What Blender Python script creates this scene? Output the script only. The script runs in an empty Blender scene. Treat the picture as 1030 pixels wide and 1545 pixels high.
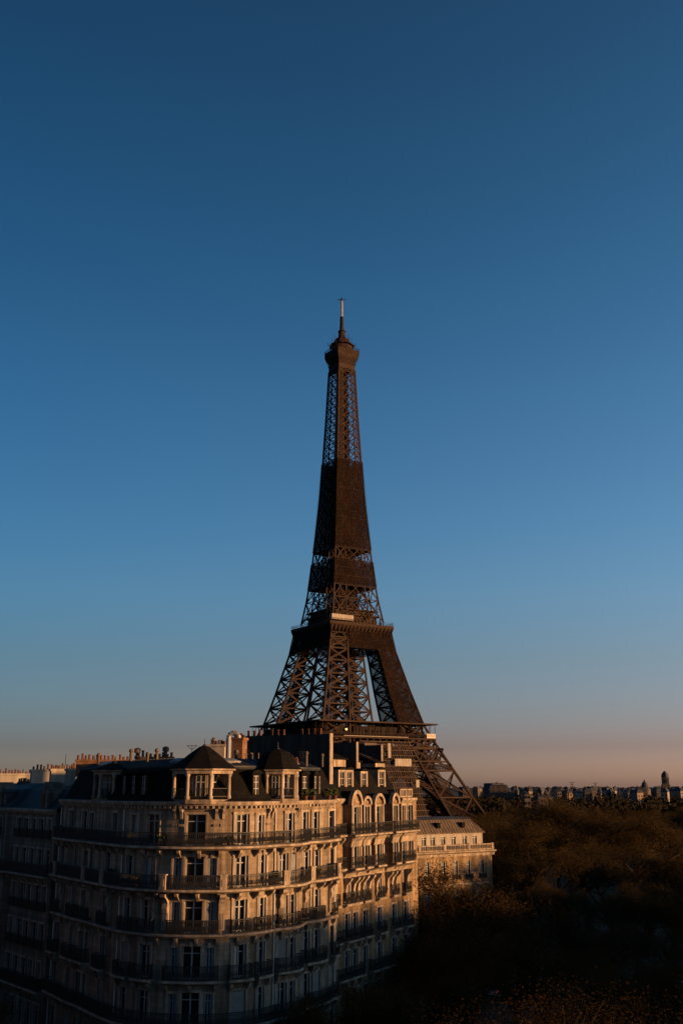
import bpy, math, random
from mathutils import Vector, Matrix
R = math.radians
random.seed(7)
sc = bpy.context.scene
col = sc.collection

# ------------------------------------------------------------------ camera
CAM_H, PITCH, FPX = 34.0, R(15.42), 1494.0
cd = bpy.data.cameras.new("camera")
cam = bpy.data.objects.new("camera", cd); col.objects.link(cam)
cam.location = (0, 0, CAM_H); cam.rotation_euler = (R(90) + PITCH, 0, 0)
cd.sensor_fit = 'VERTICAL'; cd.sensor_height = 36; cd.lens = 36 * FPX / 1545
cd.clip_end = 20000; cd.clip_start = .3
sc.camera = cam

def at(px, py, Y):
    """world point seen at photo pixel (px,py) at forward distance Y"""
    a = (px - 515) / FPX; b = (772.5 - py) / FPX
    v = Vector((a, math.cos(PITCH) - b * math.sin(PITCH), math.sin(PITCH) + b * math.cos(PITCH)))
    return Vector((0, 0, CAM_H)) + v * (Y / v.y)
def proj(p):
    d = Vector(p) - Vector((0, 0, CAM_H))
    z = d.y * math.cos(PITCH) + d.z * math.sin(PITCH)
    u = -d.y * math.sin(PITCH) + d.z * math.cos(PITCH)
    return 515 + FPX * d.x / z, 772.5 - FPX * u / z

# ------------------------------------------------------------------ world, sun, exposure
SUN_AZ, SUN_EL = 108.0, 4.5          # azimuth clockwise from +Y
w = bpy.data.worlds.new("World"); sc.world = w; w.use_nodes = True
nt = w.node_tree; bg = nt.nodes['Background']
sky = nt.nodes.new('ShaderNodeTexSky'); sky.sky_type = 'NISHITA'; sky.sun_disc = False
sky.sun_elevation = R(SUN_EL); sky.sun_rotation = R(SUN_AZ)
tc = nt.nodes.new('ShaderNodeTexCoord'); sep = nt.nodes.new('ShaderNodeSeparateXYZ')
nt.links.new(tc.outputs['Generated'], sep.inputs[0])
ramp = nt.nodes.new('ShaderNodeValToRGB'); nt.links.new(sep.outputs['Z'], ramp.inputs[0])
stops = [(0.0, (1.0, 1.12, 3.5)), (.007, (1.0, 1.12, 3.5)), (.036, (.58, .64, 1.78)), (.068, (.53, .66, 1.42)), (.118, (.49, .69, 1.22)), (.184, (.46, .80, 1.36)),
         (.249, (.39, .80, 1.38)), (.375, (.308, .749, 1.28)), (.491, (.227, .642, 1.105)), (.68, (.168, .477, .824)), (1.0, (.10, .24, .40))]
while len(ramp.color_ramp.elements) < len(stops): ramp.color_ramp.elements.new(.5)
for e, (p, c) in zip(ramp.color_ramp.elements, stops): e.position = p; e.color = (*c, 1)
mul = nt.nodes.new('ShaderNodeMix'); mul.data_type = 'RGBA'; mul.blend_type = 'MULTIPLY'; mul.inputs[0].default_value = 1
nt.links.new(sky.outputs[0], mul.inputs[6]); nt.links.new(ramp.outputs[0], mul.inputs[7])
# the sky is clearer and warmer towards the sun's side (+X)
mr = nt.nodes.new('ShaderNodeMapRange'); nt.links.new(sep.outputs['X'], mr.inputs[0]); mr.inputs[1].default_value = -.45; mr.inputs[2].default_value = .45
rx = nt.nodes.new('ShaderNodeValToRGB'); nt.links.new(mr.outputs[0], rx.inputs[0])
rx.color_ramp.elements[0].color = (.51, .67, .73, 1); rx.color_ramp.elements[1].color = (1.72, 1.45, 1.37, 1)
e = rx.color_ramp.elements.new(.5); e.color = (1, 1, 1, 1)
mu2 = nt.nodes.new('ShaderNodeMix'); mu2.data_type = 'RGBA'; mu2.blend_type = 'MULTIPLY'; mu2.inputs[0].default_value = 1
nt.links.new(mul.outputs[2], mu2.inputs[6]); nt.links.new(rx.outputs[0], mu2.inputs[7])
nt.links.new(mu2.outputs[2], bg.inputs[0]); bg.inputs[1].default_value = .0705
sl = bpy.data.lights.new("sun", 'SUN'); so = bpy.data.objects.new("sun", sl); col.objects.link(so)
sl.energy = 5; sl.angle = R(2.0); sl.color = (1, .51, .19)
sdir = Vector((math.sin(R(SUN_AZ)) * math.cos(R(SUN_EL)), math.cos(R(SUN_AZ)) * math.cos(R(SUN_EL)), math.sin(R(SUN_EL))))
so.rotation_euler = sdir.to_track_quat('Z', 'Y').to_euler(); so.location = (200, -80, 120)
sc.view_settings.view_transform = 'Standard'; sc.view_settings.look = 'None'
sc.view_settings.exposure = 1.2; sc.view_settings.gamma = 1
sc.cycles.max_bounces = 5; sc.cycles.transparent_max_bounces = 12

# ------------------------------------------------------------------ materials
def mat(name, c, rough=.8, spec=.3, metal=0, noise=None, bump=None, brick=None, c2=None, coords='Object', trans=None, alpha=None, grime=0):
    m = bpy.data.materials.new(name); m.use_nodes = True; t = m.node_tree; b = t.nodes['Principled BSDF']
    b.inputs['Base Color'].default_value = (*c, 1); b.inputs['Roughness'].default_value = rough
    b.inputs['Specular IOR Level'].default_value = spec; b.inputs['Metallic'].default_value = metal
    co = t.nodes.new('ShaderNodeNewGeometry').outputs['Position']
    last = None
    def mixc(fac, a, bb, mode='MIX'):
        x = t.nodes.new('ShaderNodeMix'); x.data_type = 'RGBA'; x.blend_type = mode
        for i, v in ((0, fac), (6, a), (7, bb)):
            if isinstance(v, (int, float)): x.inputs[i].default_value = v
            elif isinstance(v, tuple): x.inputs[i].default_value = (*v, 1)
            else: t.links.new(v, x.inputs[i])
        return x.outputs[2]
    if noise:
        n = t.nodes.new('ShaderNodeTexNoise'); n.inputs['Scale'].default_value = noise; n.inputs['Detail'].default_value = 7
        t.links.new(co, n.inputs[0])
        r = t.nodes.new('ShaderNodeValToRGB'); r.color_ramp.elements[0].position = .35; r.color_ramp.elements[1].position = .65
        t.links.new(n.outputs['Fac'], r.inputs[0])
        last = mixc(r.outputs[0], c, c2 or tuple(v * .6 for v in c))
    if grime:                      # vertical rain streaks
        mp = t.nodes.new('ShaderNodeMapping'); mp.inputs['Scale'].default_value = (1.6, 1.6, .12); t.links.new(co, mp.inputs[0])
        n2 = t.nodes.new('ShaderNodeTexNoise'); n2.inputs['Scale'].default_value = 1.3; n2.inputs['Detail'].default_value = 6; t.links.new(mp.outputs[0], n2.inputs[0])
        r2 = t.nodes.new('ShaderNodeValToRGB'); r2.color_ramp.elements[0].position = .42; r2.color_ramp.elements[1].position = .62
        r2.color_ramp.elements[0].color = (1 - grime,) * 3 + (1,)
        t.links.new(n2.outputs['Fac'], r2.inputs[0])
        last = mixc(1.0, last if last else c, r2.outputs[0], 'MULTIPLY')
    if brick:                      # coursed ashlar: joints by height
        sp = t.nodes.new('ShaderNodeSeparateXYZ'); t.links.new(co, sp.inputs[0])
        ad = t.nodes.new('ShaderNodeMath'); ad.operation = 'ADD'; t.links.new(sp.outputs[0], ad.inputs[0]); t.links.new(sp.outputs[1], ad.inputs[1])
        cb = t.nodes.new('ShaderNodeCombineXYZ'); t.links.new(ad.outputs[0], cb.inputs[0]); t.links.new(sp.outputs[2], cb.inputs[1])
        br = t.nodes.new('ShaderNodeTexBrick'); t.links.new(cb.outputs[0], br.inputs[0])
        br.inputs['Scale'].default_value = 1; br.inputs['Brick Width'].default_value = brick[0]; br.inputs['Row Height'].default_value = brick[1]
        br.inputs['Mortar Size'].default_value = brick[2]; br.inputs['Color1'].default_value = (1, 1, 1, 1); br.inputs['Color2'].default_value = (.72, .69, .66, 1)
        br.inputs['Mortar'].default_value = (.5, .47, .45, 1)
        last = mixc(1.0, last if last else c, br.outputs['Color'], 'MULTIPLY')
    if last: t.links.new(last, b.inputs['Base Color'])
    if bump:
        n = t.nodes.new('ShaderNodeTexNoise'); n.inputs['Scale'].default_value = bump[0]; n.inputs['Detail'].default_value = 5; t.links.new(co, n.inputs[0])
        bp = t.nodes.new('ShaderNodeBump'); bp.inputs['Strength'].default_value = bump[1]; bp.inputs['Distance'].default_value = .05
        t.links.new(n.outputs['Fac'], bp.inputs['Height']); t.links.new(bp.outputs[0], b.inputs['Normal'])
    if alpha is not None or trans:
        out = t.nodes['Material Output']; mx = t.nodes.new('ShaderNodeMixShader')
        if alpha is not None:
            tr = t.nodes.new('ShaderNodeBsdfTransparent'); mx.inputs[0].default_value = alpha
            t.links.new(tr.outputs[0], mx.inputs[1]); t.links.new(b.outputs[0], mx.inputs[2])
        else:
            tr = t.nodes.new('ShaderNodeBsdfTranslucent'); tr.inputs[0].default_value = (*trans, 1); mx.inputs[0].default_value = .35
            t.links.new(b.outputs[0], mx.inputs[1]); t.links.new(tr.outputs[0], mx.inputs[2])
        t.links.new(mx.outputs[0], out.inputs[0])
    return m
M = dict(
    stone=mat('limestone', (.245, .195, .15), .9, .2, noise=.5, c2=(.175, .138, .105), grime=.5, brick=(1.1, .36, .012), bump=(9, .25)),
    stone2=mat('ochre limestone', (.25, .175, .105), .9, .2, noise=.6, c2=(.17, .118, .07), grime=.5, brick=(1.1, .38, .012), bump=(9, .25)),
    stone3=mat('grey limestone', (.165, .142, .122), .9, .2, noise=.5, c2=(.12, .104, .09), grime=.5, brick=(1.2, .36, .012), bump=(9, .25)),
    trim=mat('carved stone trim', (.29, .235, .185), .85, .2, noise=1.6, c2=(.205, .165, .13), grime=.45),
    plaster=mat('pale plaster', (.28, .25, .22), .9, .2, noise=.5, c2=(.21, .19, .165), grime=.3),
    render_=mat('old brown render', (.055, .045, .038), .95, .1, noise=.5, c2=(.04, .033, .028), grime=.4),
    brick=mat('chimney brick', (.20, .11, .065), .9, .15, noise=1.5, c2=(.12, .065, .04), brick=(.3, .1, .012)),
    slate=mat('dark slate', (.0045, .004, .0045), .9, .06, noise=3, c2=(.008, .0075, .0075), brick=(.3, .22, .01)),
    zinc=mat('weathered zinc', (.022, .025, .030), .65, .25, noise=.8, c2=(.014, .016, .02), grime=.2),
    zinc2=mat('brown zinc', (.10, .075, .058), .7, .2, noise=.8, c2=(.075, .056, .043), grime=.3),
    iron=mat('black iron railing', (.012, .011, .011), .6, .3),
    glass=mat('window glass', (.006, .007, .009), .06, .55),
    frame=mat('painted window frame', (.20, .195, .20), .5, .3),
    shutter=mat('folded metal shutter', (.12, .125, .14), .6, .3, noise=2, c2=(.085, .09, .10)),
    curtain=mat('net curtain', (.30, .27, .24), .9, .1),
    pot=mat('terracotta pot', (.10, .038, .024), .85, .15, noise=2, c2=(.06, .026, .02)),
    pipe=mat('painted drainpipe', (.34, .32, .30), .6, .3),
    steel=mat('bare sheet metal', (.16, .16, .17), .5, .4, metal=.4),
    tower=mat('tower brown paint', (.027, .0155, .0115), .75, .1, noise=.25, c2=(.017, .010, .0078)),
    net=mat('brown safety netting', (.017, .0098, .0078), .95, .02, noise=.1, c2=(.010, .0064, .0055), grime=.5, alpha=.80),
    net2=mat('dark debris netting', (.016, .010, .008), .95, .03, noise=.3, c2=(.02, .013, .01), alpha=.8),
    net3=mat('shading lift cage', (.02, .012, .009), .95, .03, noise=.3, c2=(.014, .009, .007), alpha=.5),  # half-clear mesh that shades the inside of the legs
    scaf=mat('scaffold tube steel', (.06, .038, .03), .6, .15, noise=.2, c2=(.03, .02, .015)),
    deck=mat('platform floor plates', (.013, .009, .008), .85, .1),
    white=mat('white paint', (.42, .38, .34), .6, .3, noise=1, c2=(.35, .31, .28)),
    shrub=mat('evergreen shrub leaves', (.02, .026, .010), .8, .1),
    bark=mat('tree bark', (.028, .020, .014), .95, .05, noise=3, c2=(.018, .013, .009)),
    leaf=mat('young brown leaves', (.058, .030, .011), .85, .06, noise=.35, c2=(.034, .019, .008), trans=(.05, .028, .008)),
    leaf3=mat('dusky brown leaves', (.026, .015, .007), .9, .04, noise=.8, c2=(.018, .010, .004), trans=(.02, .012, .004)),
    leaf2=mat('olive young leaves', (.050, .031, .010), .85, .06, noise=.35, c2=(.030, .019, .007), trans=(.045, .03, .008)),
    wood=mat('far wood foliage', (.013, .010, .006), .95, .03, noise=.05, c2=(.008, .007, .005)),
    ground=mat('park ground', (.030, .032, .018), .95, .1, noise=.05, c2=(.05, .042, .03)),
    asphalt=mat('asphalt', (.03, .028, .027), .9, .2, noise=.6, c2=(.055, .053, .051)),
    pave=mat('pavement', (.06, .054, .048), .9, .1, noise=.8, c2=(.045, .04, .036)),
    paint=mat('road marking paint', (.6, .6, .58), .7, .3, noise=2, c2=(.4, .4, .39)),
    far=mat('far facades', (.07, .058, .052), .9, .1, noise=.03, c2=(.045, .04, .037)),
    farlit=mat('far pale facade', (.22, .17, .13), .9, .1, noise=.05, c2=(.16, .13, .10)),
    farroof=mat('far roofs', (.04, .045, .055), .8, .2, noise=.02, c2=(.028, .03, .036)),
    rubber=mat('tyre rubber', (.02, .02, .02), .9, .1),
    carA=mat('car paint dark', (.03, .035, .045), .3, .6), carB=mat('car paint silver', (.35, .36, .37), .3, .6), carC=mat('car paint white', (.6, .6, .6), .3, .6),
)
def emis(name, c, s):
    m = bpy.data.materials.new(name); m.use_nodes = True; b = m.node_tree.nodes['Principled BSDF']
    b.inputs['Base Color'].default_value = (*c, 1); b.inputs['Emission Color'].default_value = (*c, 1); b.inputs['Emission Strength'].default_value = s
    return m
M['tail'] = emis('tail lamp', (1, .05, .03), .25)
M['lamp'] = emis('warm lamp glass', (1, .6, .2), 1.0)

# ------------------------------------------------------------------ helpers
def tag(o, label=None, cat=None, group=None, kind=None):
    for k, v in (('label', label), ('category', cat), ('group', group), ('kind', kind)):
        if v: o[k] = v
    return o
def empty(name, loc, rz=0):
    o = bpy.data.objects.new(name, None); col.objects.link(o); o.location = loc; o.rotation_euler = (0, 0, rz); o.empty_display_size = .5
    return o
def worldloc(o):
    v = Vector((0, 0, 0))
    while o: v += o.location; o = o.parent
    return v
def children(o): return list(o.children)
def copy_tree(o, parent=None):
    c = o.copy(); col.objects.link(c)
    if parent: c.parent = parent
    for ch in children(o): copy_tree(ch, c)
    return c
class MB:
    def __init__(s): s.v = []; s.f = []
    def face(s, pts):
        n = len(s.v); s.v += [tuple(p) for p in pts]; s.f.append(tuple(range(n, n + len(pts)))); return s
    def box(s, x0, x1, y0, y1, z0, z1, Mx=None):
        c = [Vector((x, y, z)) for z in (z0, z1) for y in (y0, y1) for x in (x0, x1)]
        if Mx is not None: c = [Mx @ p for p in c]
        n = len(s.v); s.v += [tuple(p) for p in c]
        s.f += [tuple(n + i for i in q) for q in ((0, 2, 3, 1), (4, 5, 7, 6), (0, 1, 5, 4), (2, 6, 7, 3), (0, 4, 6, 2), (1, 3, 7, 5))]
        return s
    def bar(s, a, b, r, r2=None, k=4, cap=False):
        a = Vector(a); b = Vector(b); d = b - a
        if d.length < 1e-6: return s
        d.normalize(); u = d.cross(Vector((0, 0, 1)))
        if u.length < .02: u = Vector((1, 0, 0))
        u.normalize(); w_ = d.cross(u); n = len(s.v); r2 = r if r2 is None else r2
        for (p, rr) in ((a, r), (b, r2)):
            for i in range(k):
                t = 2 * math.pi * (i + .5) / k; s.v.append(tuple(p + (u * math.cos(t) + w_ * math.sin(t)) * rr))
        for i in range(k): s.f.append((n + i, n + (i + 1) % k, n + k + (i + 1) % k, n + k + i))
        if cap: s.f.append(tuple(n + i for i in range(k))[::-1]); s.f.append(tuple(n + k + i for i in range(k)))
        return s
    def plate(s, a, b, w_, n, t=.22):
        a = Vector(a); b = Vector(b); d = (b - a).normalized(); n = Vector(n); n = (n - d * n.dot(d)).normalized(); u = d.cross(n) * (w_ / 2); n = n * (t / 2); k = len(s.v)
        for p in (a, b): s.v += [tuple(p + u + n), tuple(p - u + n), tuple(p - u - n), tuple(p + u - n)]
        s.f += [(k + i, k + (i + 1) % 4, k + 4 + (i + 1) % 4, k + 4 + i) for i in range(4)]; return s
    def lathe(s, c, prof, k=10, a0=0, sq=None):
        n = len(s.v)
        for r, z in prof:
            for i in range(k):
                t = a0 + 2 * math.pi * i / k; s.v.append((c[0] + r * math.cos(t), c[1] + r * math.sin(t), c[2] + z))
        for j in range(len(prof) - 1):
            for i in range(k):
                s.f.append((n + j * k + i, n + j * k + (i + 1) % k, n + (j + 1) * k + (i + 1) % k, n + (j + 1) * k + i))
        s.f.append(tuple(n + i for i in range(k))[::-1]); m = n + (len(prof) - 1) * k; s.f.append(tuple(m + i for i in range(k)))
        return s
    def prism(s, poly, z0, z1):
        n = len(s.v); k = len(poly)
        s.v += [(p[0], p[1], z0) for p in poly] + [(p[0], p[1], z1) for p in poly]
        for i in range(k): s.f.append((n + i, n + (i + 1) % k, n + k + (i + 1) % k, n + k + i))
        s.f.append(tuple(n + i for i in range(k))[::-1]); s.f.append(tuple(n + k + i for i in range(k))); return s
    def loft(s, rings, cap=True):
        n = len(s.v); k = len(rings[0])
        for r in rings: s.v += [tuple(p) for p in r]
        for j in range(len(rings) - 1):
            for i in range(k): s.f.append((n + j * k + i, n + j * k + (i + 1) % k, n + (j + 1) * k + (i + 1) % k, n + (j + 1) * k + i))
        if cap: s.f.append(tuple(n + i for i in range(k))[::-1]); m = n + (len(rings) - 1) * k; s.f.append(tuple(m + i for i in range(k)))
        return s
    def build(s, name, m, parent=None, local=False, smooth=False, label=None):
        me = bpy.data.meshes.new(name); off = Vector((0, 0, 0))
        if parent and not local: off = worldloc(parent)
        me.from_pydata([tuple(Vector(p) - off) for p in s.v], [], s.f); me.materials.append(m); me.update()
        if smooth:
            for p in me.polygons: p.use_smooth = True
        o = bpy.data.objects.new(name, me); col.objects.link(o)
        if parent: o.parent = parent
        if label: o['label'] = label
        return o

def ground_z(x, y):
    t = min(1, max(0, (y - 170) / 190)); return 8 * (1 - t * t * (3 - 2 * t))

class Path:
    """facade line in plan, walked from left to right as seen from outside"""
    def __init__(s, pts, smooth=False, sub=5):
        pts = [Vector(p) for p in pts]
        if smooth:
            q = []; P_ = [pts[0] * 2 - pts[1]] + pts + [pts[-1] * 2 - pts[-2]]
            for i in range(1, len(P_) - 2):
                a, b, c, d = P_[i - 1:i + 3]
                for k in range(sub):
                    t = k / sub
                    q.append(.5 * ((2 * b) + (c - a) * t + (2 * a - 5 * b + 4 * c - d) * t * t + (3 * b - a - 3 * c + d) * t ** 3))
            pts = q + [pts[-1]]
        s.p = pts; s.s = [0]
        for a, b in zip(pts, pts[1:]): s.s.append(s.s[-1] + (b - a).length)
        s.L = s.s[-1]; s.n = []
        for i in range(len(pts)):
            ns = []
            for j in (i - 1, i):
                if 0 <= j < len(pts) - 1:
                    t = (pts[j + 1] - pts[j]).normalized(); ns.append(Vector((t.y, -t.x)))
            m = sum(ns, Vector((0, 0)));
            m.normalize(); k = 1 / max(.5, m.dot(ns[0])); s.n.append(m * k)
    def seg(s, x):
        x = min(max(x, 0), s.L)
        for i in range(len(s.p) - 1):
            if x <= s.s[i + 1] + 1e-9: return i, (x - s.s[i]) / max(1e-9, s.s[i + 1] - s.s[i])
        return len(s.p) - 2, 1
    def at(s, x, d=0):
        i, t = s.seg(x); p = s.p[i].lerp(s.p[i + 1], t); n = s.n[i].lerp(s.n[i + 1], t); return p + n * d
    def frame(s, x, half=.5):
        a = s.at(x - half); b = s.at(x + half); t = (b - a).normalized(); return s.at(x), t, Vector((t.y, -t.x))
    def breaks(s, a, b): return [a] + [v for v in s.s if a + .02 < v < b - .02] + [b]
    def s_px(s, px, z):
        best = None
        N = 400
        for i in range(N + 1):
            x = s.L * i / N; p = s.at(x); e = abs(proj((p.x, p.y, z))[0] - px)
            if best is None or e < best[0]: best = (e, x)
        return best[1]
def sweep(mb, path, prof, a=0, b=None):
    b = path.L if b is None else b
    rings = [[(*path.at(x, d), z) for d, z in prof] for x in path.breaks(a, b)]
    mb.loft(rings)
def wall(mb, path, z0, z1, ops, depth=.28):
    zs = sorted({z0, z1} | {o[2] for o in ops} | {o[3] for o in ops})
    ss = sorted(set(path.s) | {o[0] for o in ops} | {o[1] for o in ops} | {0, path.L})
    ss = [x for i, x in enumerate(ss) if i == 0 or x - ss[i - 1] > 1e-4]
    def inside(a, b, c, d):
        m = (a + b) / 2; k = (c + d) / 2
        return any(o[0] < m < o[1] and o[2] < k < o[3] for o in ops)
    for a, b in zip(ss, ss[1:]):
        pa, pb = path.at(a), path.at(b)
        for c, d in zip(zs, zs[1:]):
            if inside(a, b, c, d): continue
            mb.face([(*pa, c), (*pb, c), (*pb, d), (*pa, d)])
    for (a, b, c, d) in ops:
        br = path.breaks(a, b)
        for x in (a, b):
            p, q = path.at(x), path.at(x, -depth); mb.face([(*p, c), (*q, c), (*q, d), (*p, d)])
        for x, y in zip(br, br[1:]):
            for z in (c, d):
                mb.face([(*path.at(x), z), (*path.at(y), z), (*path.at(y, -depth), z), (*path.at(x, -depth), z)])

# window kit (local: x across, y outward is -y, z up from sill)
WIN = {}
def window_proto(w_, h, style):
    key = (round(w_, 2), round(h, 2), style)
    if key in WIN: return WIN[key]
    g = MB().box(-w_ / 2 - .02, w_ / 2 + .02, .0, .04, 0, h).build('window', M['glass'])
    f = MB(); t = .065
    f.box(-w_ / 2, -w_ / 2 + t, -.05, -.003, 0, h).box(w_ / 2 - t, w_ / 2, -.05, -.003, 0, h)
    f.box(-w_ / 2 + t, w_ / 2 - t, -.05, -.003, h - t, h).box(-w_ / 2 + t, w_ / 2 - t, -.05, -.003, 0, .16)
    if w_ > .55: f.box(-.055, .055, -.06, -.003, .16, h - t)
    zt = h * .76
    if style != 'low':
        for sx in (-1, 1):
            x0, x1 = (.07, w_ / 2 - t) if w_ > .55 else (-w_ / 2 + t, w_ / 2 - t)
            if sx < 0: x0, x1 = -x1, -x0
            f.box(x0, x1, -.045, -.003, zt, zt + .07)
            if w_ <= .55: break
    fr = f.build('window_frame', M['frame'], g, local=True)
    objs = [g, fr]
    if 's' in style:
        sm = MB()
        for sx in (-1, 1):
            x0 = sx * w_ / 2; x1 = sx * (w_ / 2 - .20)
            sm.box(min(x0, x1), max(x0, x1), -.2, -.07, 0, h)
        objs.append(sm.build('shutter', M['shutter'], g, local=True))
    if 'x' in style: objs.append(MB().box(-w_ / 2 + .01, w_ / 2 - .01, -.22, -.17, h * .0, h * .97).build('closed_shutter', M['shutter'], g, local=True))
    if 'c' in style:
        objs.append(MB().box(-w_ / 2 + t, -.09, -.0025, -.001, .16, h - .1).build('curtain', M['curtain'], g, local=True))
    if 't' in style:
        r_ = -.26; q = MB().box(-w_ / 2 - .16, -w_ / 2, r_ - .06, r_ + .04, 0, h).box(w_ / 2, w_ / 2 + .16, r_ - .06, r_ + .04, 0, h).box(-w_ / 2 - .2, w_ / 2 + .2, r_ - .10, r_ + .04, h, h + .18)
        if 'k' in style: q.box(-.13, .13, r_ - .2, r_ - .1, h - .02, h + .34)
        objs.append(q.build('window_surround', M['trim'], g, local=True))
    WIN[key] = g; g['fresh'] = 1
    return g
def place_window(path, s, z, w_, h, style, parent, rec=.26):
    pr = window_proto(w_, h, style)
    if pr.get('fresh'): del pr['fresh']; o = pr
    else: o = copy_tree(pr)
    p, t, n = path.frame(s, w_ / 2)
    c = (path.at(s - w_ / 2) + path.at(s + w_ / 2)) / 2 - n * rec
    o.parent = parent; o.location = Vector((c.x, c.y, z)) - worldloc(parent); o.rotation_euler = (0, 0, math.atan2(t.y, t.x) + random.uniform(-.004, .004))
    return o
def railing(mb, path, a, b, d, z, h=1.0, step=.14, bar=.026):
    def T(x, y0, y1): return (*path.at(x, y0), y1)
    br = path.breaks(a, b)
    for zz, t in ((z + h, .045), (z + h - .14, .02), (z + .08, .025)):
        for x, y in zip(br, br[1:]): mb.bar(T(x, d, zz), T(y, d, zz), t)
    n = max(2, int((b - a) / step))
    for i in range(n + 1):
        x = a + (b - a) * i / n; mb.bar(T(x, d, z + .05), T(x, d, z + h), bar * (1.3 if i % 8 == 0 else 1))
        if i < n:     # cast ornament between the bars
            xm = x + (b - a) / n / 2; mb.bar(T(xm, d, z + .30), T(xm, d, z + .62), .042, .02)
            if i % 2: mb.bar(T(xm, d, z + .1), T(xm, d, z + .2), .04)
    for x in (a, b):  # returns to the wall
        mb.bar(T(x, d, z + h), T(x, .02, z + h), .04); mb.bar(T(x, d, z + .08), T(x, .02, z + .08), .025)
        for k in range(1, 6): mb.bar(T(x, d * k / 6, z + .05), T(x, d * k / 6, z + h), bar)
def balcony(path, a, b, d, z, parent, rail=True, th=.2, consoles=True, mat_='trim', h=1.0):
    mb = MB(); sweep(mb, path, [(-.02, z - th - .12), (d * .55, z - th - .1), (d - .14, z - th), (d, z - th + .04), (d, z - .05), (d - .05, z), (-.02, z)], a, b)
    if consoles:
        n = max(1, int((b - a) / 1.5))
        for i in range(n + 1):
            x = a + .2 + (b - a - .4) * i / n; p, t, nn = path.frame(x, .2)
            Mx = Matrix.Translation((p.x, p.y, z - th - .1)) @ Matrix.Rotation(math.atan2(t.y, t.x), 4, 'Z')
            mb.loft([[Mx @ Vector(q) for q in r] for r in ([(-.11, .03, .0), (-.11, -d * .8, .0), (-.11, -d * .7, -.2), (-.11, -.18, -.5), (-.11, .03, -.62)], [(.11, .03, .0), (.11, -d * .8, .0), (.11, -d * .7, -.2), (.11, -.18, -.5), (.11, .03, -.62)])])
    o = mb.build('balcony', M[mat_], parent)
    if rail:
        r = MB(); railing(r, path, a + .04, b - .04, d - .1, z, h); r.build('railing', M['iron'], o)
    return o
def chimney(parent, x0, x1, y, dep, z0, z1, m, pots, rot=0, potr=.12, cap=True, poth=.42):
    """wall-like stack with a stone cap and a row of pots; parent is the roof or building"""
    cx = (x0 + x1) / 2; hw = (x1 - x0) / 2
    Mx = Matrix.Translation((cx, y, 0)) @ Matrix.Rotation(rot, 4, 'Z')
    b = MB().box(-hw, hw, -dep / 2, dep / 2, z0, z1 - .22, Mx)
    if cap: b.box(-hw - .1, hw + .1, -dep / 2 - .1, dep / 2 + .1, z1 - .22, z1, Mx)
    c = b.build('chimney', m, parent)
    for i in range(pots):
        px = -hw + (i + .5) * 2 * hw / pots + random.uniform(-.05, .05)
        p = Mx @ Vector((px, random.uniform(-.05, .05), z1)); hh = random.choice([.6, .8, 1, 1, 1.3]) * poth * random.uniform(.85, 1.1)
        MB().lathe(p, [(potr * 1.1, 0), (potr, .1), (potr * .85, hh * .8), (potr * 1.15, hh * .85), (potr * 1.1, hh)], 8).build('chimney_pot', M['pot'] if random.random() < .8 else M['zinc2'], c)
    return c
def pipe(path, s, z0, z1, parent):
    p = path.at(s, .09); mb = MB().bar((p.x, p.y, z0), (p.x, p.y, z1), .065, k=8)
    for i in range(int((z1 - z0) / 3.2)): mb.bar((p.x, p.y, z0 + 1.6 + 3.2 * i), (p.x, p.y, z0 + 1.75 + 3.2 * i), .09, k=8)
    return mb.build('drainpipe', M['pipe'], parent)
def arch_top(w_, n=8): return [(w_ / 2 * math.cos(math.pi * i / n), w_ / 2 * math.sin(math.pi * i / n)) for i in range(n + 1)]
def dormer(parent, p, rz, w_, h, depth, style='c', mfront='frame', roof='slate', t=.16):
    """dormer front at p (base centre), facing local -y"""
    Mx = Matrix.Translation(p) @ Matrix.Rotation(rz, 4, 'Z')
    d = MB().box(-w_ / 2 - t, -w_ / 2, 0, depth, 0, h, Mx).box(w_ / 2, w_ / 2 + t, 0, depth, 0, h, Mx).box(-w_ / 2 - t, w_ / 2 + t, .002, depth, h, h + .16, Mx).box(-w_ / 2, w_ / 2, .002, .3, -.12, .10, Mx)
    o = d.build('dormer', M[mfront], parent)
    MB().loft([[Mx @ Vector(q) for q in ((-w_ / 2 - .28, y, h + .16), (w_ / 2 + .28, y, h + .16), (w_ / 2 + .1, y, h + .34), (0, y, h + .46), (-w_ / 2 - .1, y, h + .34))] for y in (-.12, depth)]).build('dormer_roof', M[roof], o)
    g = MB().box(-w_ / 2, w_ / 2, .14, .18, .1, h, Mx).build('dormer_window', M['glass'], o)
    f = MB().box(-.035, .035, .09, .137, .1, h, Mx)
    for x in (-w_ / 2, w_ / 2 - .06): f.box(x, x + .06, .09, .137, .1, h, Mx)
    for z in (.1, .1 + h * .33, .1 + h * .62, h - .07): f.box(-w_ / 2 + .06, -.035, .095, .137, z, z + .05, Mx).box(.035, w_ / 2 - .06, .095, .137, z, z + .05, Mx)
    f.build('window_frame', M['frame'], o)
    return o

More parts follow.
